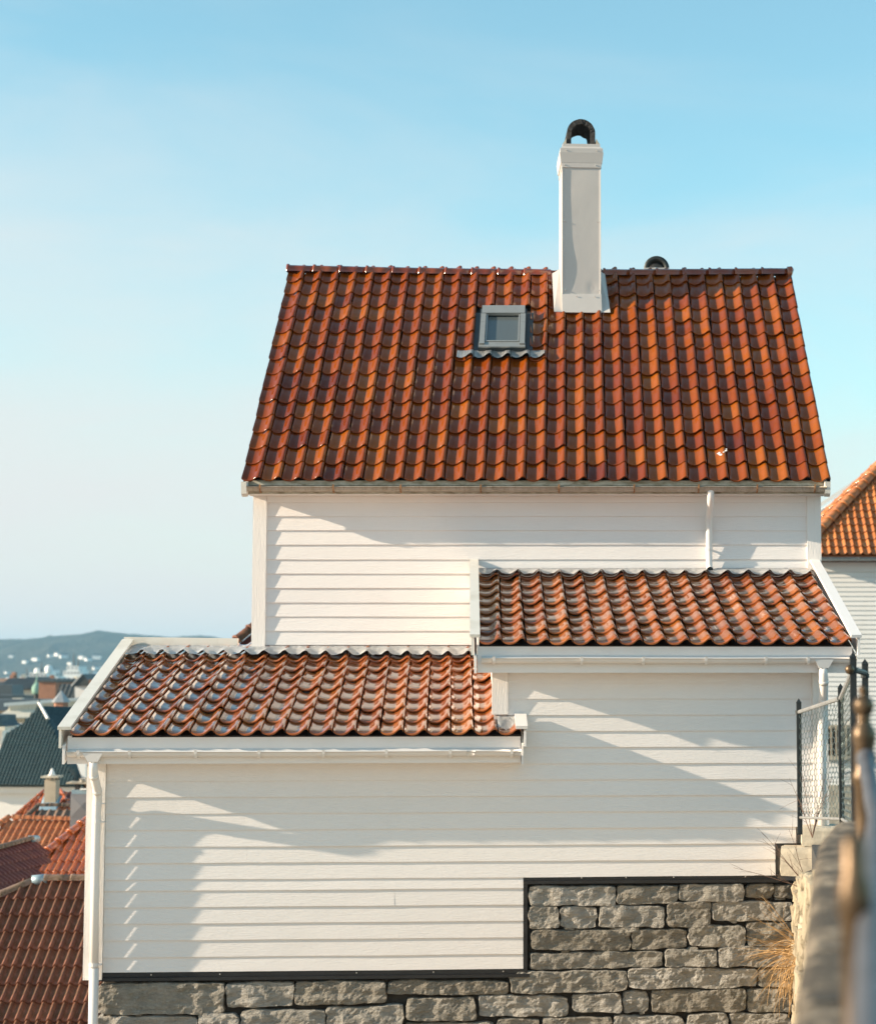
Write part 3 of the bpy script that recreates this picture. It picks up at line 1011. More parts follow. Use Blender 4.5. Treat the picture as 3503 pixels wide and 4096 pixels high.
def lz(p):
    return Vector((p[0], p[1], p[2] - AX.z))
G_LOW = 0.372
W_LOW = 0.2045
tile_low = tile_mesh('annex_pantile', W_LOW, G_LOW, hs=1.05, lift=0.030, thick=0.018, mat='tile_annex', ny=3)
def lean_to(e0, e1, t0, t1, nc, name, skip):
    e0, e1, t0, t1 = map(Vector, (e0, e1, t0, t1))
    up = (t0 - e0).normalized()
    n_ = (e1 - e0).cross(t0 - e0).normalized()
    d0, d1 = e0 + up * 0.05, e1 + up * 0.05
    mb = MB().hexa([d0 - n_ * 0.07, d1 - n_ * 0.07, t1 - n_ * 0.07, t0 - n_ * 0.07], [d0 - n_ * 0.006, d1 - n_ * 0.006, t1 - n_ * 0.006, t0 - n_ * 0.006])
    roof = AX.part(name, mb, 'roof_deck')
    nr = ((t0 - e0).length + (t1 - e1).length) / 2 / G_LOW
    tile_patch(roof, lz(e0), lz(e1), lz(t0), lz(t1), nc, nr, G_LOW, tile_low, W_LOW, skip, jit=0.004, limit=300)
    return roof
LE0, LE1 = (-0.065, -0.305, -0.608), (3.87, -0.305, -0.608)
LT0, LT1 = (-0.05, v_at_wall(-0.03), 0.145), (3.87, v_at_wall(3.87), 0.135)
roof_l = lean_to(LE0, LE1, LT0, LT1, 19, 'lower_roof', lambda c, i, j: (c.x > 3.60 and c.y > -0.02))
RE0, RE1 = (3.49, -0.305, 0.188), (6.84, -0.305, 0.188)
RT0, RT1 = (3.53, v_at_wall(3.53), 0.945), (6.965, v_at_wall(6.965), 0.945)
roof_r = lean_to(RE0, RE1, RT0, RT1, 16, 'upper_roof', None)

def lead_strip(e0, e1, t0, t1, nc, length, name_seed, rise=0.01):
    e0, e1, t0, t1 = map(Vector, (e0, e1, t0, t1))
    n_ = (e1 - e0).cross(t0 - e0).normalized()
    def fn(s, t):
        top = t0 * (1 - s) + t1 * s
        dn = ((e0 * (1 - s) + e1 * s) - top).normalized()
        f = (s * nc) % 1.0
        hh = 0.0
        for (a, ha), (b, hb) in zip(PANTILE[:-1], PANTILE[1:]):
            if a <= f <= b:
                hh = (ha + (hb - ha) * (f - a) / (b - a)) * 1.12
        if t < 0.25:
            k = t / 0.25
            p = top + Vector((0, -0.01 - 0.01 * k, rise * (1 - k) + 0.05 + 0.02))
            cr = noise.noise(Vector((s * 60, t * 6, name_seed))) * 0.004
            return p + n_ * cr
        k = (t - 0.25) / 0.75
        L = length * (1 + 0.12 * noise.noise(Vector((s * 22, name_seed, 3)))) - 0.02 * math.sin(f * 6.28)
        p = top + dn * (0.02 + L * k) + n_ * (0.074 + (hh + 0.004) * k)
        cr = noise.fractal(Vector((s * 70, k * 5, name_seed)), 1.0, 2.0, 3) * 0.009
        return p + n_ * cr
    return MB().grid(fn, nc * 14, 9)
AX.part('lead_flashing', lead_strip(LE0, LE1, LT0, LT1, 19, 0.36, 1.0), 'lead', roof_l, True)
AX.part('lead_flashing', lead_strip(RE0, RE1, RT0, RT1, 16, 0.26, 2.0), 'lead', roof_r, True)

def rake(p0, p1, w, name, mat, th=0.028):
    p0, p1 = Vector(p0), Vector(p1)
    return AX.part(name, MB().plank(p0, p1, (w, 0, 0), th, (0, -0.24, 0.97)), mat)
# verge boards: a flat capping, and planks on edge below it
rake((-0.118, -0.335, -0.545), (-0.090, v_at_wall(-0.08, 20.0), 0.262), 0.115, 'verge_capping', 'weathered_white')
AX.part('barge_board', MB().plank((-0.155, -0.32, -0.705), (-0.126, 2.78, 0.10), (0.022, 0, 0), 0.155, (0, 0, 1)), 'weathered_white')
AX.part('barge_board', MB().plank((-0.127, -0.30, -0.845), (-0.100, 2.78, -0.03), (0.022, 0, 0), 0.165, (0, 0, 1)), 'white_trim')
rake((3.452, -0.335, 0.262), (3.482, v_at_wall(3.48, 19.99), 1.09), 0.090, 'verge_capping', 'weathered_white')
AX.part('barge_board', MB().plank((3.432, -0.32, 0.105), (3.46, 2.52, 0.895), (0.022, 0, 0), 0.165, (0, 0, 1)), 'weathered_white')
AX.part('barge_board', MB().plank((3.458, -0.30, -0.055), (3.486, 2.52, 0.73), (0.022, 0, 0), 0.16, (0, 0, 1)), 'white_trim')
rake((6.870, -0.335, 0.262), (7.01, v_at_wall(7.01, 19.99), 1.09), 0.095, 'verge_capping', 'white_trim')
AX.part('barge_board', MB().plank((6.895, -0.32, 0.105), (7.03, 2.3, 0.87), (0.022, 0, 0), 0.165, (0, 0, 1)), 'white_trim')
AX.part('barge_board', MB().plank((6.865, -0.30, -0.055), (7.0, 2.3, 0.71), (0.022, 0, 0), 0.16, (0, 0, 1)), 'white_trim')
# short verge where the lower roof passes the taller wall
rake((3.868, -0.340, -0.545), (3.868, -0.03, -0.445), 0.105, 'verge_capping', 'white_trim')
AX.part('barge_board', MB().plank((3.898, -0.32, -0.70), (3.898, -0.02, -0.60), (0.020, 0, 0), 0.14, (0, 0, 1)), 'white_trim')
AX.part('barge_board', MB().plank((3.876, -0.29, -0.86), (3.876, -0.02, -0.86), (0.016, 0, 0), 0.19, (0, 0, 1)), 'white_trim')
def small_lead(s, t):
    x = 3.66 + 0.155 * s
    y = -0.02 - 0.20 * t
    return (x, y, -0.435 - 0.245 * 0.26 * t * 4 * 0.25 * 4 * 0.25 - 0.055 * t + 0.018 * math.sin(s * 6.0 + 0.6) * t + 0.008 * noise.noise(Vector((s * 5, t * 5, 0))))
AX.part('lead_flashing', MB().grid(small_lead, 14, 10), 'lead', roof_l, True)
# top board of the lean-to, left of the tall house
v0 = v_at_wall(-0.1, 20.02)
AX.part('top_board', MB().hexa([(-0.135, v0, 0.21), (1.04, v_at_wall(1.04, 20.02), 0.20), (1.04, v_at_wall(1.04, 20.12), 0.20), (-0.135, v0 + .10, 0.21)],
                               [(-0.135, v0, 0.312), (1.04, v_at_wall(1.04, 20.02), 0.298), (1.04, v_at_wall(1.04, 20.12), 0.298), (-0.135, v0 + .10, 0.312)]), 'weathered_white')
# fascias, soffits, gutters
AX.part('fascia', MB().box(-0.103, 3.862, -0.252, -0.228, -0.845, -0.601), 'white_trim')
AX.part('soffit', MB().box(-0.090, 3.855, -0.2275, 0.012, -0.842, -0.826), 'white_trim')
AX.part('fascia', MB().box(3.475, 6.848, -0.252, -0.228, -0.050, 0.195), 'white_trim')
AX.part('soffit', MB().box(3.48, 6.84, -0.2275, 0.012, -0.047, -0.031), 'white_trim')
g1 = AX.part('gutter', half_gutter(-0.092, 3.865, -0.302, -0.735, 0.047, seg=16, slope=-0.001), 'white_plastic', None, True)
g2 = AX.part('gutter', half_gutter(3.51, 6.87, -0.302, 0.080, 0.047, seg=14), 'white_plastic', None, True)
for u in (0.01, 0.45, 1.02, 1.57, 2.13, 2.68, 3.24, 3.78):
    AX.part('gutter_bracket', bracket_ring(u, -0.302, -0.735 - 0.001 * u, 0.049, 0.026), 'white_plastic', g1)
for u in (3.62, 4.40, 4.95, 5.51, 6.05, 6.43):
    AX.part('gutter_bracket', bracket_ring(u, -0.302, 0.080, 0.049, 0.026), 'white_plastic', g2)
def funnel(u, z):
    return MB().hexa([(u - 0.042, -0.344, z - 0.088), (u + 0.042, -0.344, z - 0.088), (u + 0.042, -0.26, z - 0.088), (u - 0.042, -0.26, z - 0.088)],
                     [(u - 0.088, -0.354, z - 0.010), (u + 0.088, -0.354, z - 0.010), (u + 0.088, -0.254, z - 0.010), (u - 0.088, -0.254, z - 0.010)])
AX.part('gutter_outlet', funnel(0.133, -0.735), 'white_plastic', g1)
AX.part('gutter_outlet', funnel(6.573, 0.080), 'white_plastic', g2)
AX.part('gutter_joint', half_gutter(3.385, 3.46, -0.302, -0.738, 0.050), 'white_plastic', g1, True)
pl = [(0.133, -0.302, -0.81), (0.133, -0.302, -0.875), (0.134, -0.288, -0.93), (0.140, -0.235, -0.995), (0.146, -0.165, -1.07), (0.142, -0.110, -1.13), (0.136, -0.094, -1.19), (0.132, -0.091, -1.3), (0.129, -0.091, -1.9), (0.136, -0.091, -2.64)]
ds = AX.part('downspout', MB().tube(pl, 0.0385, 16), 'white_plastic', None, True)
AX.part('lower_pipe', MB().tube([(0.136, -0.091, -2.63), (0.138, -0.091, -3.9)], 0.043, 16), 'white_plastic', ds, True)
for z in (-1.20, -1.36, -2.60):
    AX.part('pipe_clip', MB().tube([(0.134, -0.091, z - 0.014), (0.134, -0.091, z + 0.014)], 0.0425, 16).box(0.17, 0.20, -0.11, -0.0405, z - 0.006, z + 0.006), 'white_plastic', ds)
for q, z in ((2, -0.88), (4, -1.07)):
    AX.part('pipe_collar', MB().tube([Vector(pl[q]) * 0.96 + Vector(pl[q + 1]) * 0.04, Vector(pl[q]) * 0.5 + Vector(pl[q + 1]) * 0.5], 0.0415, 16), 'white_plastic', ds, True)
pr = [(6.573, -0.302, 0.01), (6.573, -0.302, -0.06), (6.578, -0.29, -0.11), (6.59, -0.23, -0.19), (6.60, -0.16, -0.28), (6.60, -0.11, -0.34), (6.598, -0.095, -0.41), (6.592, -0.095, -0.9), (6.59, -0.095, -1.47)]
ds2 = AX.part('downspout', MB().tube(pr, 0.040, 16), 'white_plastic', None, True)
for q in (2, 4):
    AX.part('pipe_collar', MB().tube([pr[q], Vector(pr[q]) * 0.55 + Vector(pr[q + 1]) * 0.45], 0.0435, 16), 'white_plastic', ds2, True)

# ------------------------------------------------------------------ stone walls
def stone_mesh(u0, u1, w0, w1, seed, depth=0.22, proud=0.0, rough=0.016, cell=0.05):
    """A rough block seen from its -v side: rounded arrises, a hacked face."""
    nu = max(5, int((u1 - u0) / cell))
    nw = max(5, int((w1 - w0) / (cell * 0.8)))
    mb = MB()
    cu, cw_ = (u0 + u1) / 2, (w0 + w1) / 2
    hu, hw = (u1 - u0) / 2, (w1 - w0) / 2
    sk = [noise.noise(Vector((seed * 3.1, k * 5.7, 1))) for k in range(6)]
    def fn(s, t):
        a, b = 2 * s - 1, 2 * t - 1
        u, w = cu + a * hu, cw_ + b * hw
        edge = 1.0 if (abs(a) > 0.9999 or abs(b) > 0.9999) else 0.0
        u += sk[0] * 0.02 * b * abs(a) + 0.020 * noise.noise(Vector((a * 1.3 + seed, w * 14, 5))) * abs(a) - a * (0.004 + 0.012 * abs(b) ** 6)
        w += sk[1] * 0.014 * a * abs(b) + 0.018 * noise.noise(Vector((u * 5, seed, b * .6))) * abs(b) + 0.006 * noise.noise(Vector((u * 22, seed, b))) - b * (0.002 + 0.012 * abs(a) ** 12)
        f = noise.fractal(Vector((u * 7, w * 9, seed * 2.3)), 0.9, 2.1, 3) * rough + noise.noise(Vector((u * 34, w * 38, seed))) * rough * 0.30 * (1 if sk[4] > -0.15 else 0.2)
        st = noise.noise(Vector((u * 2.5, w * 22, seed))) * rough * 0.45
        v = -proud - 0.012 + f + st + sk[2] * 0.012 * a + sk[3] * 0.012 * b + 0.022 * edge
        return (u, v, w)
    def sp(n, half):
        e = min(0.2, 0.007 / (2 * half))
        xs = [0.0, e] + [e + (1 - 2 * e) * k / (n - 2) for k in range(1, n - 2)] + [1 - e, 1.0]
        return xs
    su, sw_ = sp(nu, hu), sp(nw, hw)
    mb.grid(lambda s, t: fn(su[round(s * nu)], sw_[round(t * nw)]), nu, nw)
    n1 = nu + 1
    rim = list(range(n1)) + [j * n1 + nu for j in range(1, nw + 1)] + [nw * n1 + i for i in range(nu - 1, -1, -1)] + [j * n1 for j in range(nw - 1, 0, -1)]
    o = len(mb.v)
    mb.v += [(mb.v[i][0], depth, mb.v[i][2]) for i in rim]
    k = len(rim)
    mb.f += [(rim[i], o + i, o + (i + 1) % k, rim[(i + 1) % k]) for i in range(k)]
    return mb

ST = [(3.95, 4.73, -2.13, -1.96), (4.74, 5.29, -2.13, -1.96), (5.3, 5.89, -2.1, -1.95), (5.9, 6.15, -2.08, -1.95), (6.16, 6.34, -2.08, -1.96), (3.95, 4.22, -2.33, -2.14), (4.23, 4.56, -2.33, -2.14), (4.58, 5.17, -2.33, -2.14), (5.19, 5.59, -2.33, -2.11), (5.6, 6.33, -2.28, -2.11), (4.68, 4.94, -2.375, -2.335), (3.97, 4.86, -2.53, -2.35), (4.87, 5.37, -2.52, -2.35), (5.38, 5.9, -2.5, -2.325), (5.91, 6.33, -2.5, -2.295), (3.96, 5.15, -2.69, -2.545), (5.165, 5.64, -2.68, -2.53), (5.65, 6.32, -2.69, -2.51), (3.78, 4.83, -2.9, -2.71), (4.84, 6.0, -2.87, -2.7), (6.01, 6.32, -2.87, -2.71), (3.51, 4.3, -3.11, -2.92), (4.34, 4.78, -3.08, -2.91), (4.79, 5.02, -3.08, -2.89), (5.05, 5.9, -3.08, -2.89), (5.91, 6.31, -3.09, -2.885), (3.66, 4.05, -3.34, -3.13), (4.07, 4.69, -3.34, -3.12), (4.71, 5.34, -3.35, -3.11), (5.36, 5.74, -3.36, -3.11), (5.76, 6.3, -3.36, -3.1), (0.16, 1.26, -3.05, -2.78), (1.28, 1.87, -3.0, -2.78), (1.88, 2.68, -2.98, -2.78), (2.69, 3.77, -2.91, -2.78), (0.16, 1.03, -3.26, -3.07), (1.04, 1.39, -3.27, -3.04), (1.4, 2.15, -3.27, -3.02), (2.16, 2.84, -3.18, -3.0), (2.86, 3.48, -3.13, -2.94), (2.86, 3.64, -3.36, -3.15), (2.16, 2.84, -3.35, -3.2)]
z = -3.37
while z > -3.85:
    u = 0.16
    while u < 6.2:
        w_ = random.uniform(0.4, 0.9)
        ST.append((u, min(6.3, u + w_ - 0.02), z - 0.19, z - 0.01))
        u += w_
    z -= 0.2
SW = Thing('foundation_wall', 'rough grey stone block wall under the white annex', 'stone wall', (-4.294, 17.23, -3.95), A_ROT)
SW.part('core', MB().box(0.20, 3.94, 0.055, 0.6, -3.95, -2.765).box(3.941, 6.36, 0.055, 0.6, -3.95, -1.945), 'mortar')
rs = random.Random(11)
for k, (a, b, c, d) in enumerate(ST):
    SW.part('stone', stone_mesh(a - 0.006, b + 0.006, c - 0.006, d + 0.006, k * 1.37, proud=rs.uniform(-0.014, 0.016), rough=0.024, cell=0.022), 'stone', None, False)
for k in range(26):
    a, b, c, d = rs.choice(ST[:41])
    x = rs.uniform(a, b)
    w_ = rs.uniform(0.05, 0.14)
    SW.part('chinking_stone', stone_mesh(x, x + w_, c - 0.022, c + 0.004, 90 + k, proud=-0.018, rough=0.006, cell=0.04), 'stone')

# wall under the street, turning towards the viewer, sunlit
RW = Thing('retaining_wall', 'sunlit pale stone retaining wall below the street', 'stone wall', (2.05, 17.50, -3.95), math.atan2(-7.95, -0.74))
def rw_top(u):
    return -1.86 + 0.115 * u
RW.part('core', MB().prism([(0, 0.06, -3.95), (7.98, 0.06, -3.95), (7.98, 0.06, rw_top(7.98) + .02), (0, 0.06, rw_top(0) + .02)], (0, 0.12, 0)), 'mortar')
zz = -3.9
k = 0
while zz < -0.9:
    hh = rs.uniform(0.20, 0.30)
    u = rs.uniform(-0.25, 0.0)
    while u < 7.9:
        w_ = rs.uniform(0.24, 0.55)
        a, b = max(0, u), min(7.97, u + w_)
        if b - a > 0.12 and zz + hh * 0.6 < rw_top((a + b) / 2):
            RW.part('stone', stone_mesh(a, b - 0.02, zz, min(zz + hh, rw_top(a) + 0.01) - 0.018, 300 + k, proud=rs.uniform(-0.01, 0.05), rough=0.03, cell=0.07), 'stone_warm')
        u += w_
        k += 1
    zz += hh

def annex_to_world(u, v, z):
    return Vector((-4.294 + u * cA - v * sA, 17.23 + u * sA + v * cA, z))
def chipped_box(a, b, seed, j=0.012):
    """Cast or sawn block with slightly broken corners."""
    x0, y0, z0 = a
    x1, y1, z1 = b
    bm = bmesh.new()
    bmesh.ops.create_cube(bm, size=1)
    bmesh.ops.subdivide_edges(bm, edges=bm.edges[:], cuts=4, use_grid_fill=True)
    mb = MB()
    for v in bm.verts:
        p = Vector(((v.co.x + .5) * (x1 - x0) + x0, (v.co.y + .5) * (y1 - y0) + y0, (v.co.z + .5) * (z1 - z0) + z0))
        e = sum(1 for c in v.co if abs(abs(c) - .5) < 1e-4)
        cen = Vector(((x0 + x1) / 2, (y0 + y1) / 2, (z0 + z1) / 2))
        nn = Vector((noise.noise(p * 7 + Vector((seed, 0, 0))), noise.noise(p * 7 + Vector((0, seed, 0))), noise.noise(p * 7 + Vector((0, 0, seed)))))
        p += nn * j + (cen - p).normalized() * (0.010 if e > 1 else 0)
        mb.v.append(tuple(p))
    bm.verts.index_update()
    mb.f = [tuple(v.index for v in f.verts) for f in bm.faces]
    bm.free()
    return mb
for nm, lab, a, b, rz in (('concrete_block', 'long pale concrete block at the end of the white wall', (0, 0, 0), (0.62, 0.34, 0.25), 0.28),
                          ('concrete_block', 'upper pale concrete block under the wire fence', (0, 0, 0), (0.45, 0.5, 0.165), 0.20)):
    lo = annex_to_world(6.15, -0.36, -1.845) if 'long' in lab else annex_to_world(6.35, -0.33, -1.59)
    T = Thing(nm, lab, 'block', tuple(lo), A_ROT - rz, 'concrete blocks at the wall corner', world=False)
    mb = chipped_box(a, b, 3.3 + rz)
    mb.v = [(v[0], v[1], v[2] + lo.z) for v in mb.v]
    T.part('block', mb, 'concrete_pale')

# ------------------------------------------------------------------ wire fence
FP = [(1.998, 16.80, -0.27, -1.42), (2.193, 15.60, -0.13, -1.34), (1.84, 12.5, 0.10, -1.15), (2.07, 13.5, 0.06, -1.2)]
FN = Thing('wire_fence', 'dark iron posts with hexagonal wire netting beside the white annex', 'fence', (1.998, 16.80, -1.45), 0, world=True)
for (x, y, zt, zb) in FP:
    w_ = 0.020
    FN.part('post', MB().hexa([(x - w_, y - w_, zb - 0.02), (x + w_, y - w_, zb - 0.02), (x + w_, y + w_, zb - 0.02), (x - w_, y + w_, zb - 0.02)], [(x - w_, y - w_, zt - 0.04), (x + w_, y - w_, zt - 0.04), (x + w_, y + w_, zt - 0.04), (x - w_, y + w_, zt - 0.04)])
            .add([(x - w_ * 1.2, y - w_ * 1.2, zt - 0.04), (x + w_ * 1.2, y - w_ * 1.2, zt - 0.04), (x + w_ * 1.2, y + w_ * 1.2, zt - 0.04), (x - w_ * 1.2, y + w_ * 1.2, zt - 0.04), (x, y, zt)], [(3, 2, 1, 0), (0, 1, 4), (1, 2, 4), (2, 3, 4), (3, 0, 4)]), 'wrought_dark')
    FN.part('collar', MB().tube([(x, y, zt - 0.135), (x, y, zt - 0.105)], 0.030, 10), 'wrought_dark')
for a, b in ((0, 1), (1, 2)):
    (xa, ya, za, ba), (xb, yb, zb_, bb) = FP[a], FP[b]
    FN.part('rail', MB().tube([(xa, ya, za - 0.12), (xb, yb, zb_ - 0.12)], 0.019, 8), 'galvanised')
    FN.part('rail', MB().tube([(xa, ya, ba + 0.125), (xb, yb, bb + 0.125)], 0.012, 8), 'galvanised')
    L = math.hypot(xb - xa, yb - ya)
    s_ = 0.046
    s_ = s_ if a == 0 else 0.16
    nw_ = int(L / s_)
    mb = MB()
    for i in range(nw_ + 1):
        pth = []
        rows = int((za - ba - 0.25) / 0.022)
        for j in range(rows + 1):
            ph = (j // 1) % 4
            off = (0.5, 0.5, -0.5, -0.5)[ph] * s_ * (1 if i % 2 else -1) * 0.96
            t_ = (i * s_ + off + 0.004 * math.sin(j * 1.7 + i)) / L
            zt = (za - 0.12) * (1 - t_) + (zb_ - 0.12) * t_
            zb0 = (ba + 0.125) * (1 - t_) + (bb + 0.125) * t_
            q = j / rows
            pth.append((xa + (xb - xa) * t_, ya + (yb - ya) * t_, zb0 + (zt - zb0) * q))
        mb.tube(pth, 0.0024, 3, caps=False)
    o = FN.part('wire_netting', mb, 'wire')
(xa, ya, za, _), (xb, yb, zb_, _) = FP[2], FP[3]
FN.part('rail', MB().tube([(xa, ya, za - 0.115), (xb, yb, zb_ - 0.10)], 0.020, 10), 'wrought_dark')
FN.part('rail_ball', MB().lathe([(0.006, -.032), (0.022, -.024), (0.032, 0), (0.022, .024), (0.006, .032)], 14, (xa - 0.03, ya - 0.05, za - 0.115)), 'rust_brown', None, True)

# ------------------------------------------------------------------ parapet and railing in the foreground
PL = [(-0.25, 0.0), (0.19, 2.2), (0.47, 4.14), (0.73, 5.95), (0.93, 7.42), (1.09, 8.48), (1.31, 9.55)]
def pl_x(y):
    for (xa, ya), (xb, yb) in zip(PL[:-1], PL[1:]):
        if ya <= y <= yb:
            return xa + (xb - xa) * (y - ya) / (yb - ya)
    return PL[-1][0]
PW = Thing('parapet_wall', 'blurred grey parapet wall with granular concrete coping in the near foreground', 'wall', (0.47, 4.14, -4.0), 0, world=True)
mb = MB()
n = 24
for k in range(n):
    ya, yb = 9.5 * k / n, 9.5 * (k + 1) / n
    xa, xb = pl_x(ya) + 0.04, pl_x(yb) + 0.04
    mb.hexa([(xa, ya, -4), (xa + .34, ya, -4), (xb + .34, yb, -4), (xb, yb, -4)], [(xa, ya, -0.90), (xa + .34, ya, -0.90), (xb + .34, yb, -0.90), (xb, yb, -0.90)])
PW.part('wall_body', mb, 'stone_warm')
for ya, yb in ((0.6, 2.3), (2.315, 3.4), (3.415, 4.42), (4.435, 5.24), (5.255, 7.13), (7.145, 9.55)):
    m_ = max(4, int((yb - ya) / 0.12))
    dz = rs.uniform(-0.006, 0.006)
    prof = [(0.0, -0.15), (0.0, -0.035), (0.012, -0.012), (0.04, 0.0), (0.14, 0.006), (0.26, 0.006), (0.40, 0.0), (0.425, -0.03), (0.425, -0.15)]
    vs, fs = [], []
    for i in range(m_ + 1):
        y = ya + (yb - ya) * i / m_
        e = 0.012 if i in (0, m_) else 0.0
        for (a, b) in prof:
            vs.append((pl_x(y) + a + e * (1 if a < .2 else -1), y, -0.75 + b + dz - e + noise.noise(Vector((a * 8, y * 3, 1))) * 0.006))
    m2 = len(prof)
    for i in range(m_):
        fs += [(i * m2 + k, i * m2 + k + 1, (i + 1) * m2 + k + 1, (i + 1) * m2 + k) for k in range(m2 - 1)]
        fs.append((i * m2 + m2 - 1, i * m2, (i + 1) * m2, (i + 1) * m2 + m2 - 1))
    fs += [tuple(range(m2)), tuple(m_ * m2 + k for k in range(m2 - 1, -1, -1))]
    PW.part('coping_slab', MB().add(vs, fs), 'coping', None, True)

RL = Thing('iron_railing', 'out of focus iron railing with ball finial and pipe handrail on the parapet', 'railing', (0.99, 6.5, -0.75), 0, world=True)
fin = [(0.050, -0.75), (0.050, -0.71), (0.036, -0.69), (0.034, -0.40), (0.043, -0.38), (0.043, -0.36), (0.034, -0.34), (0.034, -0.27), (0.041, -0.235), (0.040, -0.215), (0.026, -0.19), (0.020, -0.178), (0.027, -0.17), (0.020, -0.164), (0.028, -0.155), (0.036, -0.132), (0.033, -0.113), (0.020, -0.098), (0.010, -0.092), (0.017, -0.083), (0.018, -0.074), (0.010, -0.062), (0.002, -0.058)]
nwl = RL.part('newel_post', MB().lathe(fin, 20, (0.99, 6.5, 0)), 'rust_brown', None, True)
RL.part('handrail', MB().tube([(0.99, 6.47, -0.30), (0.975, 6.36, -0.315), (0.955, 6.15, -0.37), (0.93, 5.95, -0.41), (0.87, 5.5, -0.425), (0.466, 3.0, -0.42), (0.31, 2.0, -0.42), (0.10, 0.8, -0.42)], 0.026, 14), 'pipe_grey', None, True)
RL.part('handrail_socket', MB().lathe([(0.012, -.034), (0.030, -.02), (0.035, 0), (0.030, .02), (0.012, .034)], 14, (0.988, 6.44, -0.305)), 'pipe_grey', None, True)
RL.part('post', MB().lathe([(0.034, -0.75), (0.034, -0.73), (0.021, -0.71), (0.021, -0.42), (0.028, -0.40), (0.028, -0.36), (0.021, -0.34), (0.02, -0.285), (0.006, -0.268)], 16, (0.468, 3.2, 0)), 'rust_brown', None, True)

# ------------------------------------------------------------------ dry grass and bare twigs at the wall corner
def blade(p, d, L, droop, n=7):
    pts = [Vector(p)]
    v = Vector(d).normalized()
    for k in range(n):
        v = (v + Vector((random.gauss(0, .05), random.gauss(0, .05), -droop))).normalized()
        pts.append(pts[-1] + v * L / n)
    return pts
gt = Thing('dry_grass_tuft', 'straw coloured dry grass hanging from the retaining wall', 'dry grass', (1.97, 16.75, -2.55), 0, world=True)
mb = MB()
random.seed(21)
for k in range(120):
    p = (1.97 + random.gauss(0, .03), 16.75 + random.gauss(0, .25), -2.45 + random.gauss(0, .07))
    mb.tube(blade(p, (-1, random.gauss(-.2, .8), random.gauss(0.1, .55)), random.uniform(0.12, 0.60), random.uniform(0.0, 0.2)), [0.0022] * 5 + [0.0017, 0.0012, 0.0008], 3, caps=False)
gt.part('blades', mb, 'dry_straw')['kind'] = 'stuff'
mb = MB()
for k in range(26):
    p = (1.95 + random.gauss(0, .06), 16.8 + random.gauss(0, .15), -2.50 + random.gauss(0, .04))
    mb.tube(blade(p, (-.5, random.gauss(0, .5), -.5), random.uniform(0.25, 0.5), 0.35), [0.0028] * 5 + [0.002, 0.0014, 0.001], 3, caps=False)
gt.part('hanging_stems', mb, 'dry_straw')['kind'] = 'stuff'
for (nm, lab, base, dirs, mat) in (('bare_shrub', 'bare brown branching stem growing from the stone wall corner', (2.02, 16.9, -2.42), [(-.75, -.1, 1.0), (-.9, .1, .75), (-.5, -.2, .9)], 'dry_straw'),
                                   ('bare_shrub', 'thin leafless twigs over the pale concrete blocks', (2.10, 17.0, -1.95), [(-.8, 0, 1.0), (-.55, -.1, .8), (-.9, .1, .45), (-.3, -.2, 1.2)], 'twig_brown'),
                                   ('bare_shrub', 'fine twigs climbing through the foot of the wire fence', (2.08, 16.6, -1.45), [(-.2, 0, 1), (.2, -.3, 1), (.05, -.5, 1), (-.35, .1, .8), (.3, -.1, 1.2)], 'twig_brown')):
    sh = Thing(nm, lab, 'shrub', base, 0, 'bare shrubs at the wall corner', world=True)
    for d in dirs:
        mb = MB()
        st = blade(base, d, random.uniform(.45, .75), 0.03, 8)
        mb.tube(st, [0.004 * (1 - .09 * k) if 'grass' not in nm else .003 for k in range(9)], 5, caps=False)
        for k in range(2, 8):
            for rep in range(1):
                dd = Vector(d) + Vector((random.gauss(0, .6), random.gauss(0, .6), random.gauss(0, .5)))
                mb.tube(blade(st[k], dd, random.uniform(.08, .24), 0.05, 4), [0.0018, 0.0016, 0.0013, 0.001, 0.0008], 3, caps=False)
        sh.part('branch', mb, mat)

# ------------------------------------------------------------------ the town behind, left
def house_body(T, x0, x1, y0, y1, z0, z1, mat='far_white', name='wall'):
    return T.part(name, MB().box(x0, x1, y0, y1, z0, z1), mat)

def back_slope(T, ridge, depth, drop, mat, name='rear_roof'):
    a, b = Vector(ridge[0]), Vector(ridge[1])
    c = [a, b, b + Vector((0, depth, -drop)), a + Vector((0, depth, -drop))]
    return T.part(name, MB().prism(c, (0, 0, -0.08)), mat)

def gz(y):
    return ground_z(0, y)

# nearest roof: matt brown tiles with moss
T = Thing('neighbour_house', 'house with mossy matt red-brown tiled roof at the lower left', 'house', (-8.0, 28.5, gz(28)), 0, world=True)
house_body(T, -10.2, -5.8, 27.1, 31.0, gz(28), -5.25)
me = tile_mesh('double_roll_tile', 0.151, 0.33, ROLL, 0.048, 0.034, 1.35, 'tile_brown_matt')
dk = tile_polygon(T, 'roof', [(-10.2, 28.60, -4.22), (-8.57, 29.43, -3.5), (-8.06, 29.65, -3.30), (-5.9, 29.50, -3.27), (-5.3, 26.85, -5.58), (-10.3, 26.9, -5.60)], 0.151, 0.33, me, 'tile_brown_matt')
cm = ridge_mesh('mossy_ridge_cap', 0.42, 0.075, 'tile_grey_brown', 1.12)
caps_along(T, dk, [(-10.2, 28.60, -4.17), (-8.57, 29.43, -3.44), (-8.12, 29.64, -3.25)], cm, 0.42)
caps_along(T, dk, [(-7.95, 29.66, -3.22), (-5.9, 29.52, -3.20)], cm, 0.42)
T.part('lead_joint', MB().tube([(-8.14, 29.63, -3.235), (-7.93, 29.66, -3.215)], 0.080, 12), 'zinc_blue', dk, True)
back_slope(T, [(-8.1, 29.66, -3.3), (-5.9, 29.52, -3.27)], 2.6, 2.2, 'tile_brown_matt')

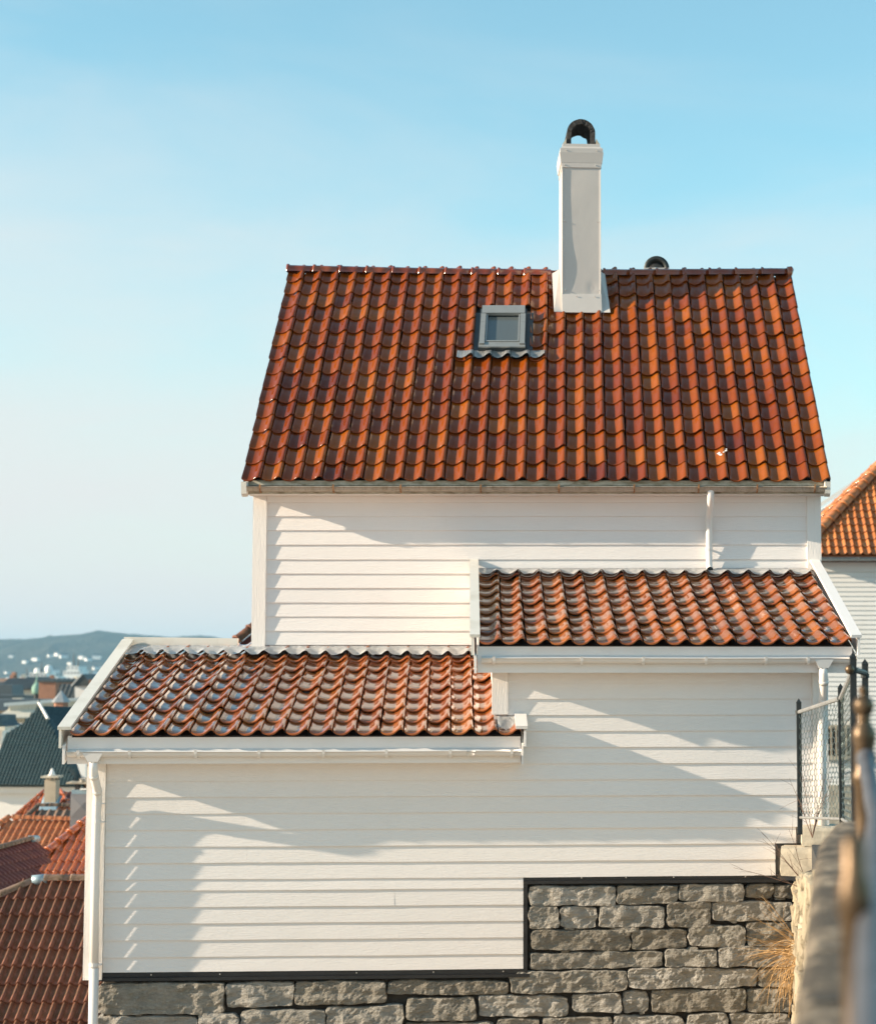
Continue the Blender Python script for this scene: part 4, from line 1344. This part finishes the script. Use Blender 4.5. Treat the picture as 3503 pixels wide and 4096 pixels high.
# glazed orange roof with its hip
T = Thing('neighbour_house', 'house with shiny glazed orange tiles and a rising row of hip tiles', 'house', (-9.2, 37, gz(37)), 0, world=True)
house_body(T, -10.3, -8.0, 36.2, 41.0, gz(37), -3.98)
me = tile_mesh('glazed_roll_tile', 0.150, 0.325, ROLL, 0.030, 0.020, 1.15, 'tile_orange_glazed')
dk = tile_polygon(T, 'roof', [(-10.45, 35.85, -4.14), (-9.33, 37.8, -3.0), (-8.0, 37.74, -2.98), (-8.0, 35.8, -4.12)], 0.150, 0.325, me, 'tile_orange_glazed')
cm = ridge_mesh('glazed_hip_cap', 0.33, 0.082, 'tile_orange_glazed', 1.25)
caps_along(T, dk, [(-10.42, 35.85, -4.06), (-9.28, 37.85, -2.90)], cm, 0.33)
T.part('left_slope', MB().prism([(-10.45, 35.87, -4.16), (-10.55, 38.5, -4.2), (-9.36, 37.85, -3.02)], (0, 0.02, -0.06)), 'tile_maroon')
T.part('valley_gutter', MB().plank((-8.62, 35.9, -4.02), (-8.60, 37.0, -3.42), (0.22, 0, 0), 0.03, (0, -.5, .86)), 'zinc_blue', dk)
back_slope(T, [(-9.33, 37.8, -3.03), (-8.0, 37.74, -3.0)], 3.0, 1.6, 'tile_orange_glazed')

# shaded maroon roof
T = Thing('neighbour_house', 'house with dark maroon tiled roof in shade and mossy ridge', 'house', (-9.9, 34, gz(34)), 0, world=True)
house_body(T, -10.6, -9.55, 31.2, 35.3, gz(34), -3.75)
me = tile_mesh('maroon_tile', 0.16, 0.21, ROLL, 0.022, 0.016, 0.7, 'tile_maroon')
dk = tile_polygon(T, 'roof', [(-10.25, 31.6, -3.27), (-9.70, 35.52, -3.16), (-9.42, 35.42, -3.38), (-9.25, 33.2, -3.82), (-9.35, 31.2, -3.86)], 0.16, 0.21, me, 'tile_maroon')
cm = ridge_mesh('mossy_cap', 0.40, 0.06, 'tile_grey_brown', 1.1)
caps_along(T, dk, [(-10.25, 31.6, -3.22), (-9.74, 35.35, -3.11)], cm, 0.40)
T.part('lead_joint', MB().tube([(-9.76, 35.3, -3.11), (-9.70, 35.58, -3.13)], 0.066, 10), 'zinc_blue', dk, True)
T.part('rear_roof', MB().prism([(-10.25, 31.6, -3.28), (-9.72, 35.5, -3.17), (-10.5, 35.6, -3.8), (-11.0, 31.7, -3.9)], (0, 0, -0.05)), 'tile_maroon')

# wide orange matt roof
T = Thing('neighbour_house', 'house with broad matt orange roll-tiled roof lit by the sun', 'house', (-12.0, 44.2, gz(44)), 0, world=True)
house_body(T, -14.0, -10.2, 43.2, 48.0, gz(44), -4.12)
me = tile_mesh('orange_roll_tile', 0.1515, 0.262, ROLL, 0.028, 0.018, 1.1, 'tile_orange_matt')
dk = tile_polygon(T, 'roof', [(-13.4, 43.35, -4.18), (-12.75, 44.5, -3.51), (-10.2, 44.25, -3.57), (-10.1, 43.0, -4.30), (-13.4, 43.1, -4.30)], 0.1515, 0.262, me, 'tile_orange_matt')
cm = ridge_mesh('orange_cap', 0.25, 0.075, 'tile_orange_matt', 1.15)
caps_along(T, dk, [(-13.5, 43.3, -4.12), (-12.78, 44.5, -3.42)], cm, 0.25)
caps_along(T, dk, [(-12.70, 44.5, -3.44), (-10.2, 44.25, -3.50)], cm, 0.25)
back_slope(T, [(-12.75, 44.5, -3.54), (-10.2, 44.25, -3.60)], 2.2, 1.2, 'tile_orange_matt')

T = Thing('neighbour_house', 'house with short grey-brown mossy roof just behind the broad orange roof', 'house', (-12.6, 48, gz(48)), 0, world=True)
house_body(T, -13.2, -11.4, 47.8, 51.0, gz(48), -3.80)
me = tile_mesh('mossy_tile', 0.20, 0.26, ROLL, 0.028, 0.018, 1.1, 'tile_grey_brown')
dk = tile_polygon(T, 'roof', [(-13.35, 47.60, -3.85), (-13.13, 48.12, -3.51), (-11.3, 48.1, -3.49), (-11.2, 47.55, -3.86)], 0.20, 0.26, me, 'tile_grey_brown')
cm2 = ridge_mesh('mossy_far_cap', 0.33, 0.07, 'tile_grey_brown', 1.15)
caps_along(T, dk, [(-13.38, 47.6, -3.78), (-13.12, 48.14, -3.43), (-11.3, 48.12, -3.42)], cm2, 0.33)
cm3 = ridge_mesh('orange_low_cap', 0.30, 0.07, 'tile_orange_matt', 1.15)
caps_along(T, dk, [(-13.25, 47.42, -3.80), (-11.3, 47.38, -3.80)], cm3, 0.30)
back_slope(T, [(-13.13, 48.12, -3.53), (-11.3, 48.1, -3.51)], 1.4, 0.9, 'tile_grey_brown')

# red hipped roof with a beige chimney
T = Thing('neighbour_house', 'house with small red hipped roof and beige capped chimney', 'house', (-14.0, 53.2, gz(53)), 0, world=True)
house_body(T, -14.9, -13.1, 52.9, 55.5, gz(53), -4.0)
me = tile_mesh('red_tile', 0.15, 0.26, ROLL, 0.026, 0.018, 1.0, 'tile_orange_glazed')
dk = tile_polygon(T, 'roof', [(-15.05, 52.70, -4.12), (-14.42, 53.53, -3.42), (-13.97, 53.45, -3.40), (-13.30, 52.50, -4.10)], 0.15, 0.26, me, 'tile_orange_glazed')
dk2 = tile_polygon(T, 'side_roof', [(-13.95, 53.45, -3.40), (-13.28, 52.55, -4.08), (-12.9, 53.6, -4.08), (-13.5, 54.2, -3.6)], 0.15, 0.26, tile_mesh('red_tile_side', 0.15, 0.26, ROLL, 0.026, 0.018, 1.0, 'tile_maroon'), 'tile_maroon')
cm = ridge_mesh('red_cap', 0.26, 0.05, 'tile_orange_glazed', 1.2)
caps_along(T, dk, [(-13.30, 52.50, -4.06), (-13.96, 53.45, -3.36)], cm, 0.26)
caps_along(T, dk, [(-15.05, 52.68, -4.08), (-14.42, 53.52, -3.38)], cm, 0.26)
back_slope(T, [(-14.42, 53.55, -3.45), (-13.97, 53.47, -3.43)], 1.6, 0.8, 'tile_maroon')
ch = T.part('chimney', MB().box(-14.18, -13.87, 52.6, 53.0, -4.1, -3.05), 'chimney_beige')
T.part('lead_skirt', MB().hexa([(-14.28, 52.42, -3.86), (-13.80, 52.42, -3.86), (-13.78, 53.0, -3.5), (-14.3, 53.0, -3.5)], [(-14.19, 52.585, -3.66), (-13.86, 52.585, -3.66), (-13.86, 53.01, -3.5), (-14.19, 53.01, -3.5)]), 'zinc_blue', ch)
T.part('cap_legs', MB().box(-14.15, -14.10, 52.63, 52.68, -3.05, -2.99).box(-13.95, -13.90, 52.63, 52.68, -3.05, -2.99).box(-14.15, -14.10, 52.92, 52.97, -3.05, -2.99).box(-13.95, -13.90, 52.92, 52.97, -3.05, -2.99), 'chimney_beige', ch)
T.part('cap_slab', MB().box(-14.26, -13.79, 52.52, 53.08, -2.99, -2.945), 'concrete_pale', ch)
T.part('cap_cone', MB().lathe([(0.12, 0), (0.075, 0.06), (0.045, 0.15), (0.015, 0.20)], 12, (-14.03, 52.8, -2.945)), 'far_white', ch, True)

# sheet-clad chimney with a cross-folded panel
T = Thing('clad_chimney', 'grey chimney clad in cross-folded sheet metal beside the downspout', 'chimney', (-11.0, 44.1, -4.4), 0, world=True)
x0, x1, y0 = -11.24, -10.55, 43.9
mb = MB().box(x0, x1, y0, y0 + 0.6, -4.4, -2.86)
T.part('shaft', mb, 'panel_grey')
cx, cz = (x0 + x1) / 2 - 0.10, -3.13
T.part('cross_fold', MB().add([(x0 + .01, y0 - .004, -3.38), (x1 - .21, y0 - .004, -3.38), (x1 - .21, y0 - .004, -2.89), (x0 + .01, y0 - .004, -2.89), (cx, y0 - 0.035, cz)], [(0, 1, 4), (1, 2, 4), (2, 3, 4), (3, 0, 4)]), 'panel_grey')
T.part('shoulder', MB().box(x0 + 0.01, x1 - .01, y0 + 0.05, y0 + 0.55, -2.86, -2.77), 'zinc_blue')
T.part('flat_cap', MB().box(x0 + 0.22, x1, y0 - 0.05, y0 + 0.6, -2.765, -2.735), 'far_white')
T.part('legs', MB().box(x0 + 0.07, x0 + 0.17, y0 + .1, y0 + .2, -2.77, -2.64).box(x0 + 0.2, x0 + 0.32, y0 + .3, y0 + .4, -2.77, -2.64), 'soot_stone')
T.part('stone_slab', chipped_box((x0 - 0.12, y0, -2.64), (x0 + 0.55, y0 + 0.6, -2.60), 4.0, 0.02), 'chimney_beige')
T.part('weight_stone', stone_mesh(x0 + 0.16, x0 + 0.52, -2.60, -2.49, 77, depth=0.0, rough=0.05).mesh and chipped_box((x0 + 0.16, y0 + .1, -2.60), (x0 + 0.52, y0 + 0.4, -2.50), 6.0, 0.05), 'stone')
T.part('top_stone', chipped_box((x0 + 0.36, y0 + .1, -2.51), (x0 + 0.50, y0 + 0.3, -2.38), 8.0, 0.04), 'twig_brown')
T.part('broken_tiles', chipped_box((x0 + 0.30, y0 + .1, -2.735), (x0 + 0.66, y0 + 0.4, -2.60), 9.0, 0.07), 'tile_grey_brown')

# white building under a big dark teal roof
T = Thing('town_building', 'white rendered building under a steep dark teal tiled roof', 'building', (-17.5, 65, gz(65)), 0, world=True)
house_body(T, -19.6, -16.35, 64.5, 72.0, gz(65), -3.9)
T.part('cornice', MB().box(-19.7, -16.28, 64.25, 64.49, -4.15, -3.98).box(-19.7, -16.25, 64.1, 64.45, -3.975, -3.86), 'far_white')
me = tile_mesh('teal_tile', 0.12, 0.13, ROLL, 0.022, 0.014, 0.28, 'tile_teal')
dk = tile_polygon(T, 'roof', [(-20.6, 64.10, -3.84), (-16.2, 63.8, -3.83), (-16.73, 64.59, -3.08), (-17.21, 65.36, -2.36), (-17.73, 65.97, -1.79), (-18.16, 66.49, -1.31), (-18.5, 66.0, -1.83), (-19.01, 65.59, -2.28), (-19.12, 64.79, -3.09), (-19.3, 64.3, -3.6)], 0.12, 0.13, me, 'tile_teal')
T.part('roof_side', MB().prism([(-18.16, 66.49, -1.33), (-16.84, 68.5, -1.42), (-15.2, 67.0, -3.85), (-16.2, 63.8, -3.85), (-16.73, 64.59, -3.1), (-17.73, 65.97, -1.81)], (0, 0, -0.1)), 'tile_teal')
T.part('roof_rear', MB().prism([(-18.16, 66.49, -1.33), (-16.84, 68.5, -1.42), (-17.5, 72.2, -3.9), (-20.3, 69, -3.9), (-19.3, 64.5, -3.6)], (0, 0, -0.1)), 'tile_teal')
cm = ridge_mesh('hip_highlight_cap', 0.30, 0.05, 'far_white', 1.2)  # white caps put the highlight along the teal hip into the colour
caps_along(T, dk, [(-17.70, 65.92, -1.76), (-18.14, 66.47, -1.27)], cm, 0.2)
T.part('finial', MB().lathe([(0.07, 0), (0.04, 0.1), (0.012, 0.26)], 8, (-18.17, 66.5, -1.34)), 'tile_teal', dk)
T.part('dormer_cheek', MB().prism([(-16.30, 64.2, -3.05), (-15.95, 64.2, -3.05), (-15.95, 64.2, -3.80), (-16.02, 64.2, -3.80)], (0, 0.6, 0)), 'ship_white')
T.part('small_pinnacle', MB().box(-16.62, -16.50, 63.2, 63.3, -4.7, -4.22).box(-16.60, -16.52, 63.22, 63.28, -4.22, -4.10), 'far_white')

T = Thing('town_building', 'pale building with dark bell-cast roof cut by the left edge', 'building', (-21.6, 72, gz(72)), 0, world=True)
house_body(T, -22.6, -20.95, 71.8, 76, gz(72), -2.2)
T.part('eaves_moulding', MB().box(-22.7, -20.75, 71.4, 71.79, -2.33, -2.19), 'far_cream')
T.part('roof', MB().prism([(-22.7, 71.5, -2.185), (-20.75, 71.5, -2.185), (-20.92, 71.7, -2.10), (-21.05, 71.9, -1.98), (-21.12, 72.1, -1.80), (-22.7, 72.1, -1.74)], (0, 2.0, 0.0)), 'tile_teal')

# cream timber building
T = Thing('town_building', 'cream timber-clad building with pent roof behind the teal roof', 'building', (-25.5, 95, gz(95)), 0, world=True)
mb = MB().hexa([(-26.58, 92, gz(95)), (-20.0, 94.5, gz(95)), (-22.0, 101, gz(95)), (-28.0, 99, gz(95))], [(-26.58, 92, -1.80), (-20.0, 94.5, -1.28), (-22.0, 101, -1.28), (-28.0, 99, -1.80)])
T.part('wall', mb, 'far_cream')
for k in range(44):
    f = k / 44
    x, y = -26.58 + 6.58 * f, 92 + 2.5 * f
    zt = -1.84 + 0.52 * f
    T.part('board', MB().box(x, x + 0.095, y - 0.03, y + 0.05, -4.5, zt), 'far_cream')
T.part('eaves_board', MB().hexa([(-26.75, 91.8, -1.86), (-19.8, 94.4, -1.33), (-19.8, 94.6, -1.33), (-26.75, 92.0, -1.86)], [(-26.75, 91.8, -1.70), (-19.8, 94.4, -1.17), (-19.8, 94.6, -1.17), (-26.75, 92.0, -1.70)]), 'far_white')
T.part('pent_roof', MB().hexa([(-26.95, 91.0, -2.42), (-24.9, 91.6, -2.40), (-25.1, 92.6, -2.06), (-26.6, 92.1, -2.06)], [(-26.95, 91.0, -2.36), (-24.9, 91.6, -2.34), (-25.1, 92.6, -2.0), (-26.6, 92.1, -2.0)]), 'far_cream')

T = Thing('roof_turret', 'small faceted metal-roofed turret standing on the teal roof ridge', 'turret', (-20.95, 80, -3.0), 0, world=True)
T.part('drum', MB().lathe([(0.30, -3.0), (0.30, -1.43)], 6, (-20.95, 80, 0)), 'brick_far')
T.part('roof', MB().lathe([(0.40, -1.45), (0.40, -1.43), (0.10, -1.08), (0.02, -0.97)], 6, (-20.95, 80, 0)), 'galvanised')
T.part('lower_stack', MB().box(-20.86, -20.62, 79.5, 79.8, -3.0, -1.62), 'chimney_beige')

T = Thing('town_building', 'square brown brick block with flat dark top', 'building', (-35, 133, -27), 0, world=True)
T.part('wall', MB().hexa([(-35.57, 130, -27), (-34.43, 130, -27), (-33.2, 134, -27), (-35.0, 134.5, -27)], [(-35.57, 130, -1.02), (-34.43, 130, -1.02), (-33.2, 134, -1.02), (-35.0, 134.5, -1.02)]), 'brick_far')
T.part('coping', MB().hexa([(-35.66, 129.9, -1.02), (-34.40, 129.9, -1.02), (-33.1, 134, -1.02), (-35.0, 134.6, -1.02)], [(-35.66, 129.9, -0.90), (-34.40, 129.9, -0.90), (-33.1, 134, -0.90), (-35.0, 134.6, -0.90)]), 'tile_slate')

me_s = tile_mesh('slate_tile', 0.30, 0.24, ROLL, 0.03, 0.02, 1.0, 'tile_slate')
T = Thing('town_building', 'building with low dark tiled roof right of the brick block', 'building', (-31.5, 126, -27), 0, world=True)
house_body(T, -33.0, -29.8, 125.2, 128, -27, -1.95, 'far_cream')
tile_polygon(T, 'roof', [(-33.1, 125, -1.97), (-29.6, 125, -1.97), (-29.6, 126.2, -1.12), (-33.1, 126.2, -1.12)], 0.30, 0.24, me_s, 'tile_slate')
back_slope(T, [(-33.1, 126.2, -1.13), (-29.6, 126.2, -1.13)], 1.8, 0.9, 'tile_slate')
T.part('chimney', MB().box(-30.0, -29.55, 124.6, 125.0, -3, -1.35), 'far_cream')

T = Thing('town_building', 'dark gabled roof with white verge in front of the ship', 'building', (-29.6, 118, -27), 0, world=True)
house_body(T, -30.1, -29.0, 118.1, 121, -27, -1.08, 'far_white')
T.part('roof', MB().prism([(-30.25, 118, -1.15), (-29.62, 118, -0.42), (-28.95, 118, -1.15)], (0, 3.2, 0)), 'tile_slate')
T.part('verge', MB().plank((-30.27, 117.97, -1.16), (-29.62, 117.97, -0.40), (0, 0.06, 0), 0.05, (-.7, 0, .7)), 'far_white')
T.part('stack', MB().box(-29.12, -28.98, 117.6, 117.8, -2.5, -0.75), 'brick_far')
T.part('stack', MB().box(-28.86, -28.74, 117.6, 117.8, -2.5, -0.75), 'brick_far')

T = Thing('town_building', 'long grey slate roof on the quay below the ships', 'building', (-50, 185, -27.5), 0, world=True)
house_body(T, -53.5, -43.5, 181, 195, -27.5, -1.95, 'far_cream')
tile_polygon(T, 'roof', [(-53.5, 180.5, -1.98), (-43.4, 180.5, -1.98), (-43.4, 185, -1.12), (-53.5, 185, -1.12)], 0.45, 0.42, tile_mesh('quay_slate', 0.45, 0.42, ROLL, 0.03, 0.02, 1.4, 'tile_slate'), 'tile_slate', limit=300)
back_slope(T, [(-53.5, 185, -1.13), (-43.4, 185, -1.13)], 6, 1.0, 'tile_slate')
T = Thing('church_cupola', 'small green copper onion cupola on an open lantern', 'cupola', (-46.7, 170, -4), 0, world=True)
T.part('lantern', MB().lathe([(0.30, -4), (0.30, -2.35)], 8, (-46.7, 170, 0)), 'wrought_dark')
T.part('dome', MB().lathe([(0.36, -2.35), (0.40, -2.2), (0.44, -1.95), (0.40, -1.72), (0.24, -1.5), (0.10, -1.3), (0.03, -0.8), (0.01, -0.2)], 12, (-46.7, 170, 0)), 'copper_green', None, True)

T = Thing('town_building', 'dark low block with railing at the far left edge', 'building', (-32, 111, -22), 0, world=True)
house_body(T, -33.5, -31.7, 110, 114, -22, -2.15, 'tile_slate')
T.part('roof', MB().prism([(-33.6, 109.9, -2.15), (-31.6, 109.9, -2.15), (-31.75, 110.8, -1.6), (-33.6, 110.8, -1.6)], (0, 2.5, 0)), 'tile_slate')
T.part('chimney', MB().box(-31.45, -30.9, 109.5, 110.0, -4, -1.75), 'far_cream')
T.part('fence_rail', MB().box(-30.9, -27.6, 110.0, 110.06, -2.15, -2.08), 'chimney_beige')
for k in range(18):
    T.part('fence_slat', MB().box(-30.85 + k * 0.185, -30.77 + k * 0.185, 110.0, 110.05, -2.9, -2.0), 'chimney_beige')
T = Thing('town_building', 'dark slate-roofed warehouse at the left edge near the water', 'building', (-41.5, 141, -27), 0, world=True)
house_body(T, -43.5, -40.3, 140.5, 146, -27, -2.1, 'tile_slate')
T.part('roof', MB().prism([(-43.6, 140, -2.15), (-40.2, 140, -2.15), (-40.6, 141.2, -1.3), (-43.6, 141.2, -1.3)], (0, 3, 0)), 'tile_slate')
T = Thing('town_building', 'low grey-roofed building behind the cream timber building', 'building', (-29.5, 104, -18), 0, world=True)
house_body(T, -31.5, -24.0, 103, 107, -18, -2.3, 'chimney_beige')
T.part('roof', MB().prism([(-31.6, 102.8, -2.32), (-23.9, 102.8, -2.32), (-24.2, 104.5, -1.75), (-31.4, 104.5, -1.75)], (0, 2.6, 0)), 'tile_slate')

# white ships at the quay
def ship(x, y, s, label, domes, tower, blocks):
    T = Thing('white_ship', label, 'ship', (x, y, -28), 0, 'white ships at the quay', world=True)
    L = 26 * s
    T.part('hull', MB().hexa([(x - L * .42, y, -28), (x + L * .40, y, -28), (x + L * .40, y + 9, -28), (x - L * .42, y + 9, -28)], [(x - L * .5, y - 1, -14), (x + L * .46, y - 1, -14), (x + L * .46, y + 10, -14), (x - L * .5, y + 10, -14)]), 'ship_white')
    for (a, b, z0, z1) in blocks:
        d = T.part('deckhouse', MB().box(x + a, x + b, y, y + 8, z0, z1), 'ship_white')
        n = int((b - a) / 0.8)
        if n > 2 and z1 - z0 > 1.0:
            for k in range(n):
                T.part('window', MB().box(x + a + 0.25 + k * (b - a) / n, x + a + 0.6 + k * (b - a) / n, y - 0.05, y + 0.05, z1 - 0.65, z1 - 0.3), 'glass_dark', d)
    for (dx, z, r) in domes:
        T.part('radar_dome', MB().lathe([(r * .5, -r), (r * .9, -r * .6), (r, 0), (r * .8, r * .6), (r * .4, r * .92), (0.02, r)], 12, (x + dx, y + 2, z)), 'ship_white', None, True)
        T.part('dome_post', MB().tube([(x + dx, y + 2, z - r), (x + dx, y + 2, z - r - 2.0)], 0.3, 8), 'ship_white')
    for (dx, z0, z1) in tower:
        T.part('mast', MB().tube([(x + dx, y + 2, z0), (x + dx, y + 2, z1)], [0.22, 0.08], 6), 'wrought_dark')
ship(-123.5, 450, 0.95, 'white ship with domes at the quay, left of the brick block', [(-0.6, -0.9, 0.75), (2.1, -0.5, 1.0), (-7.4, -3.0, 0.6)], [(-3, -3.5, -0.3), (0.4, -2, 1.2)],
     [(-5.5, 5.4, -14, -2.5), (-1.8, 2.2, -2.49, -1.3), (-4.2, 4.5, -2.48, -2.2)])
ship(-119.0, 462, 0.8, 'white ship with bulky bridge tower, nearer the annex roof', [(5.6, -2.0, 0.95), (2.3, -0.9, 0.5)], [(0.3, 0.2, 3.4), (1.4, 0.2, 2.0)],
     [(-5.4, 6.6, -14, -4.3), (-4.6, -1.5, -4.29, -2.6), (-1.6, 2.4, -4.28, -0.9), (-0.8, 2.0, -0.89, 0.25), (2.5, 4.0, -4.27, -2.2)])

# city blocks between the near roofs and the quay
rt = random.Random(31)
for k in range(34):
    D = rt.uniform(205, 258)
    px = rt.uniform(-0.305, -0.238)
    x, w_, d_ = px * D, rt.uniform(2.2, 5.5), rt.uniform(4, 7)
    top = rt.uniform(-5.4, -2.4) * D / 230
    T = Thing('city_block', 'small distant town block among the roofs before the quay', 'building', (x, D, -27.3), rt.uniform(-.3, .3), 'distant blocks before the quay')
    wm = rt.choice(['far_white', 'far_cream', 'far_cream', 'brick_far', 'chimney_beige', 'ship_white'])
    T.part('wall', MB().box(-w_ / 2, w_ / 2, 0, d_, -27.3, top), wm)
    rr = rt.choice(['tile_slate', 'tile_slate', 'tile_maroon', 'tile_grey_brown', 'tile_teal'])
    T.part('roof', MB().prism([(-w_ / 2 - .15, -.15, top), (-w_ / 2 - .15, d_ / 2, top + rt.uniform(.7, 1.5)), (-w_ / 2 - .15, d_ + .15, top)], (w_ + .3, 0, 0)), rr)
    for q in range(int(w_ / 0.9)):
        T.part('window', MB().box(-w_ / 2 + .3 + q * .9, -w_ / 2 + .7 + q * .9, -.04, .05, top - 1.1, top - .4), 'glass_dark')
    if rt.random() < .6:
        T.part('chimney', MB().box(-.2, .25, d_ / 2 - .2, d_ / 2 + .3, top, top + 1.9), rt.choice(['brick_far', 'far_cream']))

# small houses along the far shore
rh = random.Random(5)
hproto = MB()
hproto.box(-5, 5, -4, 4, 0, 6)
wall_me = hproto.mesh('wall'); 
roof_me = MB().prism([(-5.4, -4.6, 5.9), (-5.4, 0, 9.4), (-5.4, 4.6, 5.9)], (10.8, 0, 0)).mesh('roof')
wall_me.materials.append(M['ship_white'])
roof_me.materials.append(M['tile_slate'])
for k in range(130):
    x = -940 + 420 * rh.random() ** 0.9
    t_ = (rh.random() ** 2.2) * 0.30 + 0.01
    P = hill_pt((x + 1500) / 3100, t_)
    r = bpy.data.objects.new('hillside_house', None)
    col.objects.link(r)
    r.location = (x, P[1], P[2] - 1.0)
    sc = rh.uniform(0.45, 1.0)
    r.scale = (sc * rh.uniform(.8, 1.5), sc, sc)
    r.rotation_euler = (0, 0, rh.uniform(-.9, .9))
    tag(r, 'tiny white house on the far shore below the wooded hill', 'house', 'white houses on the far shore')
    for nm, me in (('wall', wall_me), ('roof', roof_me)):
        o = bpy.data.objects.new(nm, me)
        col.objects.link(o)
        o.parent = r

# brown ridge tiles peeping out beside the tall house
T = Thing('neighbour_house', 'house behind showing only dark brown hip tiles beside the tall white wall', 'house', (-3.5, 36, gz(36)), 0, world=True)
house_body(T, -5.9, -0.5, 34.4, 38, gz(36), 0.1)
dk = T.part('roof', MB().prism([(-6.1, 34.0, 0.15), (-4.6, 35.0, 1.55), (-1.5, 35.0, 1.55), (-0.4, 34.0, 0.15)], (0, 0.3, -0.1)), 'tile_maroon')
T.part('rear_roof', MB().prism([(-6.1, 38.2, 0.1), (-4.6, 35.1, 1.55), (-1.5, 35.1, 1.55), (-0.4, 38.2, 0.1)], (0, 0, -0.1)), 'tile_maroon')
cm = ridge_mesh('brown_hip_cap', 0.30, 0.11, 'tile_brown_matt', 1.2)
caps_along(T, dk, [(-6.05, 33.98, 0.26), (-4.6, 35.0, 1.60)], cm, 0.30)

# ------------------------------------------------------------------ neighbour on the right
T = Thing('neighbour_house', 'white shiplap house with bright orange hipped tile roof at the right edge', 'house', (8.5, 47.5, -4.5), 0, world=True)
wx0, wx1, wy0, wy1 = 5.55, 11.6, 44.95, 50.9
nb_wall = house_body(T, wx0, wx1, wy0, wy1, -4.6, 2.45)
for k in range(46):
    zb = 2.20 - (k + 1) * 0.110
    if zb < -2.9:
        break
    mb = MB()
    for (a, b) in ([(wx0, wx1)] if not (-2.2 < zb < -1.3) else [(wx0, 6.00), (6.50, wx1)]):
        mb.hexa([(a, wy0 - 0.024, zb), (b, wy0 - 0.024, zb), (b, wy0 + .01, zb), (a, wy0 + .01, zb)], [(a, wy0 - 0.006, zb + .108), (b, wy0 - 0.006, zb + .108), (b, wy0 + .01, zb + .108), (a, wy0 + .01, zb + .108)])
    T.part('board', mb, 'far_white', nb_wall)
T.part('plinth', MB().box(wx0 - .02, wx1 + .02, wy0 - .06, wy1, -4.6, -2.72), 'concrete_pale')
T.part('frieze', MB().box(wx0 - .01, wx1 + .01, wy0 - .05, wy0 + .02, 2.22, 2.44), 'far_white')
wn_ = T.part('window', MB().box(6.0, 6.5, wy0 - 0.03, wy0 + 0.04, -2.05, -1.40), 'glass_dark')
T.part('frame', MB().box(5.96, 6.54, wy0 - .07, wy0 - .031, -1.42, -1.34).box(5.96, 6.0, wy0 - .07, wy0 - .031, -2.05, -1.421).box(6.5, 6.54, wy0 - .07, wy0 - .031, -2.05, -1.421), 'chimney_beige', wn_)
for k in range(4):
    T.part('bar', MB().box(6.06 + k * 0.115, 6.10 + k * 0.115, wy0 - .10, wy0 - .071, -2.05, -1.36), 'chimney_beige', wn_)
T.part('sill', MB().box(5.92, 6.58, wy0 - .14, wy0 - .031, -2.14, -2.055), 'concrete_pale', wn_)
me = tile_mesh('new_orange_tile', 0.185, 0.265, PANTILE, 0.050, 0.036, 1.1, 'tile_orange_new')
ap = (8.55, 47.85, 5.72)
dk = tile_polygon(T, 'roof', [(5.36, 44.56, 2.58), (11.8, 44.56, 2.58), (8.62, 47.85, 5.72), ap], 0.185, 0.265, me, 'tile_orange_new')
dk2 = tile_polygon(T, 'side_roof', [(5.36, 44.56, 2.58), ap, (5.36, 51.2, 2.58)], 0.185, 0.265, me, 'tile_orange_new')
T.part('rear_roof', MB().prism([(5.36, 51.2, 2.56), (11.8, 51.2, 2.56), (8.58, 47.9, 5.68)], (0, 0, -.1)), 'tile_orange_new')
T.part('far_roof', MB().prism([(11.8, 44.56, 2.56), (11.8, 51.2, 2.56), (8.62, 47.87, 5.68)], (0, 0, -.1)), 'tile_orange_new')
cm = ridge_mesh('orange_hip_cap', 0.34, 0.115, 'tile_orange_new', 1.15)
caps_along(T, dk, [(5.36, 44.56, 2.66), (8.55, 47.85, 5.80)], cm, 0.34)
caps_along(T, dk2, [(5.36, 51.2, 2.66), (8.55, 47.9, 5.80)], cm, 0.34)
gut = T.part('gutter', half_gutter(5.4, 11.8, 44.50, 2.52, 0.07), 'galvanised', None, True)
for k in range(6):
    T.part('gutter_bracket', bracket_ring(6.05 + 0.64 * k, 44.50, 2.52, 0.072, 0.03), 'galvanised', gut)

T = Thing('neighbour_house', 'white gable with pale sloping roof edge behind the orange hip', 'house', (9, 57, -6), 0, world=True)
T.part('wall', MB().prism([(5.2, 55.2, -6), (13, 55.2, -6), (13, 55.2, 3.4), (9.6, 55.2, 6.0), (5.2, 55.2, 3.2)], (0, 6, 0)), 'far_white')
T.part('verge', MB().plank((4.6, 55.0, 2.86), (9.6, 55.0, 6.14), (0, 0.3, 0), 0.10, (-.54, 0, .84)).plank((4.9, 55.1, 2.78), (9.6, 55.1, 5.86), (0, 0.1, 0), 0.06, (-.54, 0, .84)), 'far_white')

# ------------------------------------------------------------------ air
hz = MB().box(-7000, 7000, -400, 7000, -45, 75)
o = link('haze', hz.mesh('haze'), None)
o['kind'] = 'stuff'
hm = bpy.data.materials.new('haze_air')
hm.use_nodes = True
hn = hm.node_tree.nodes
hn.clear()
ho = hn.new('ShaderNodeOutputMaterial')
hv = hn.new('ShaderNodeVolumePrincipled')
hv.inputs['Color'].default_value = (0.42, 0.74, 0.97, 1)
hv.inputs['Density'].default_value = 0.00016
hv.inputs['Anisotropy'].default_value = 0.0
hm.node_tree.links.new(hv.outputs['Volume'], ho.inputs['Volume'])
o.data.materials.append(hm)
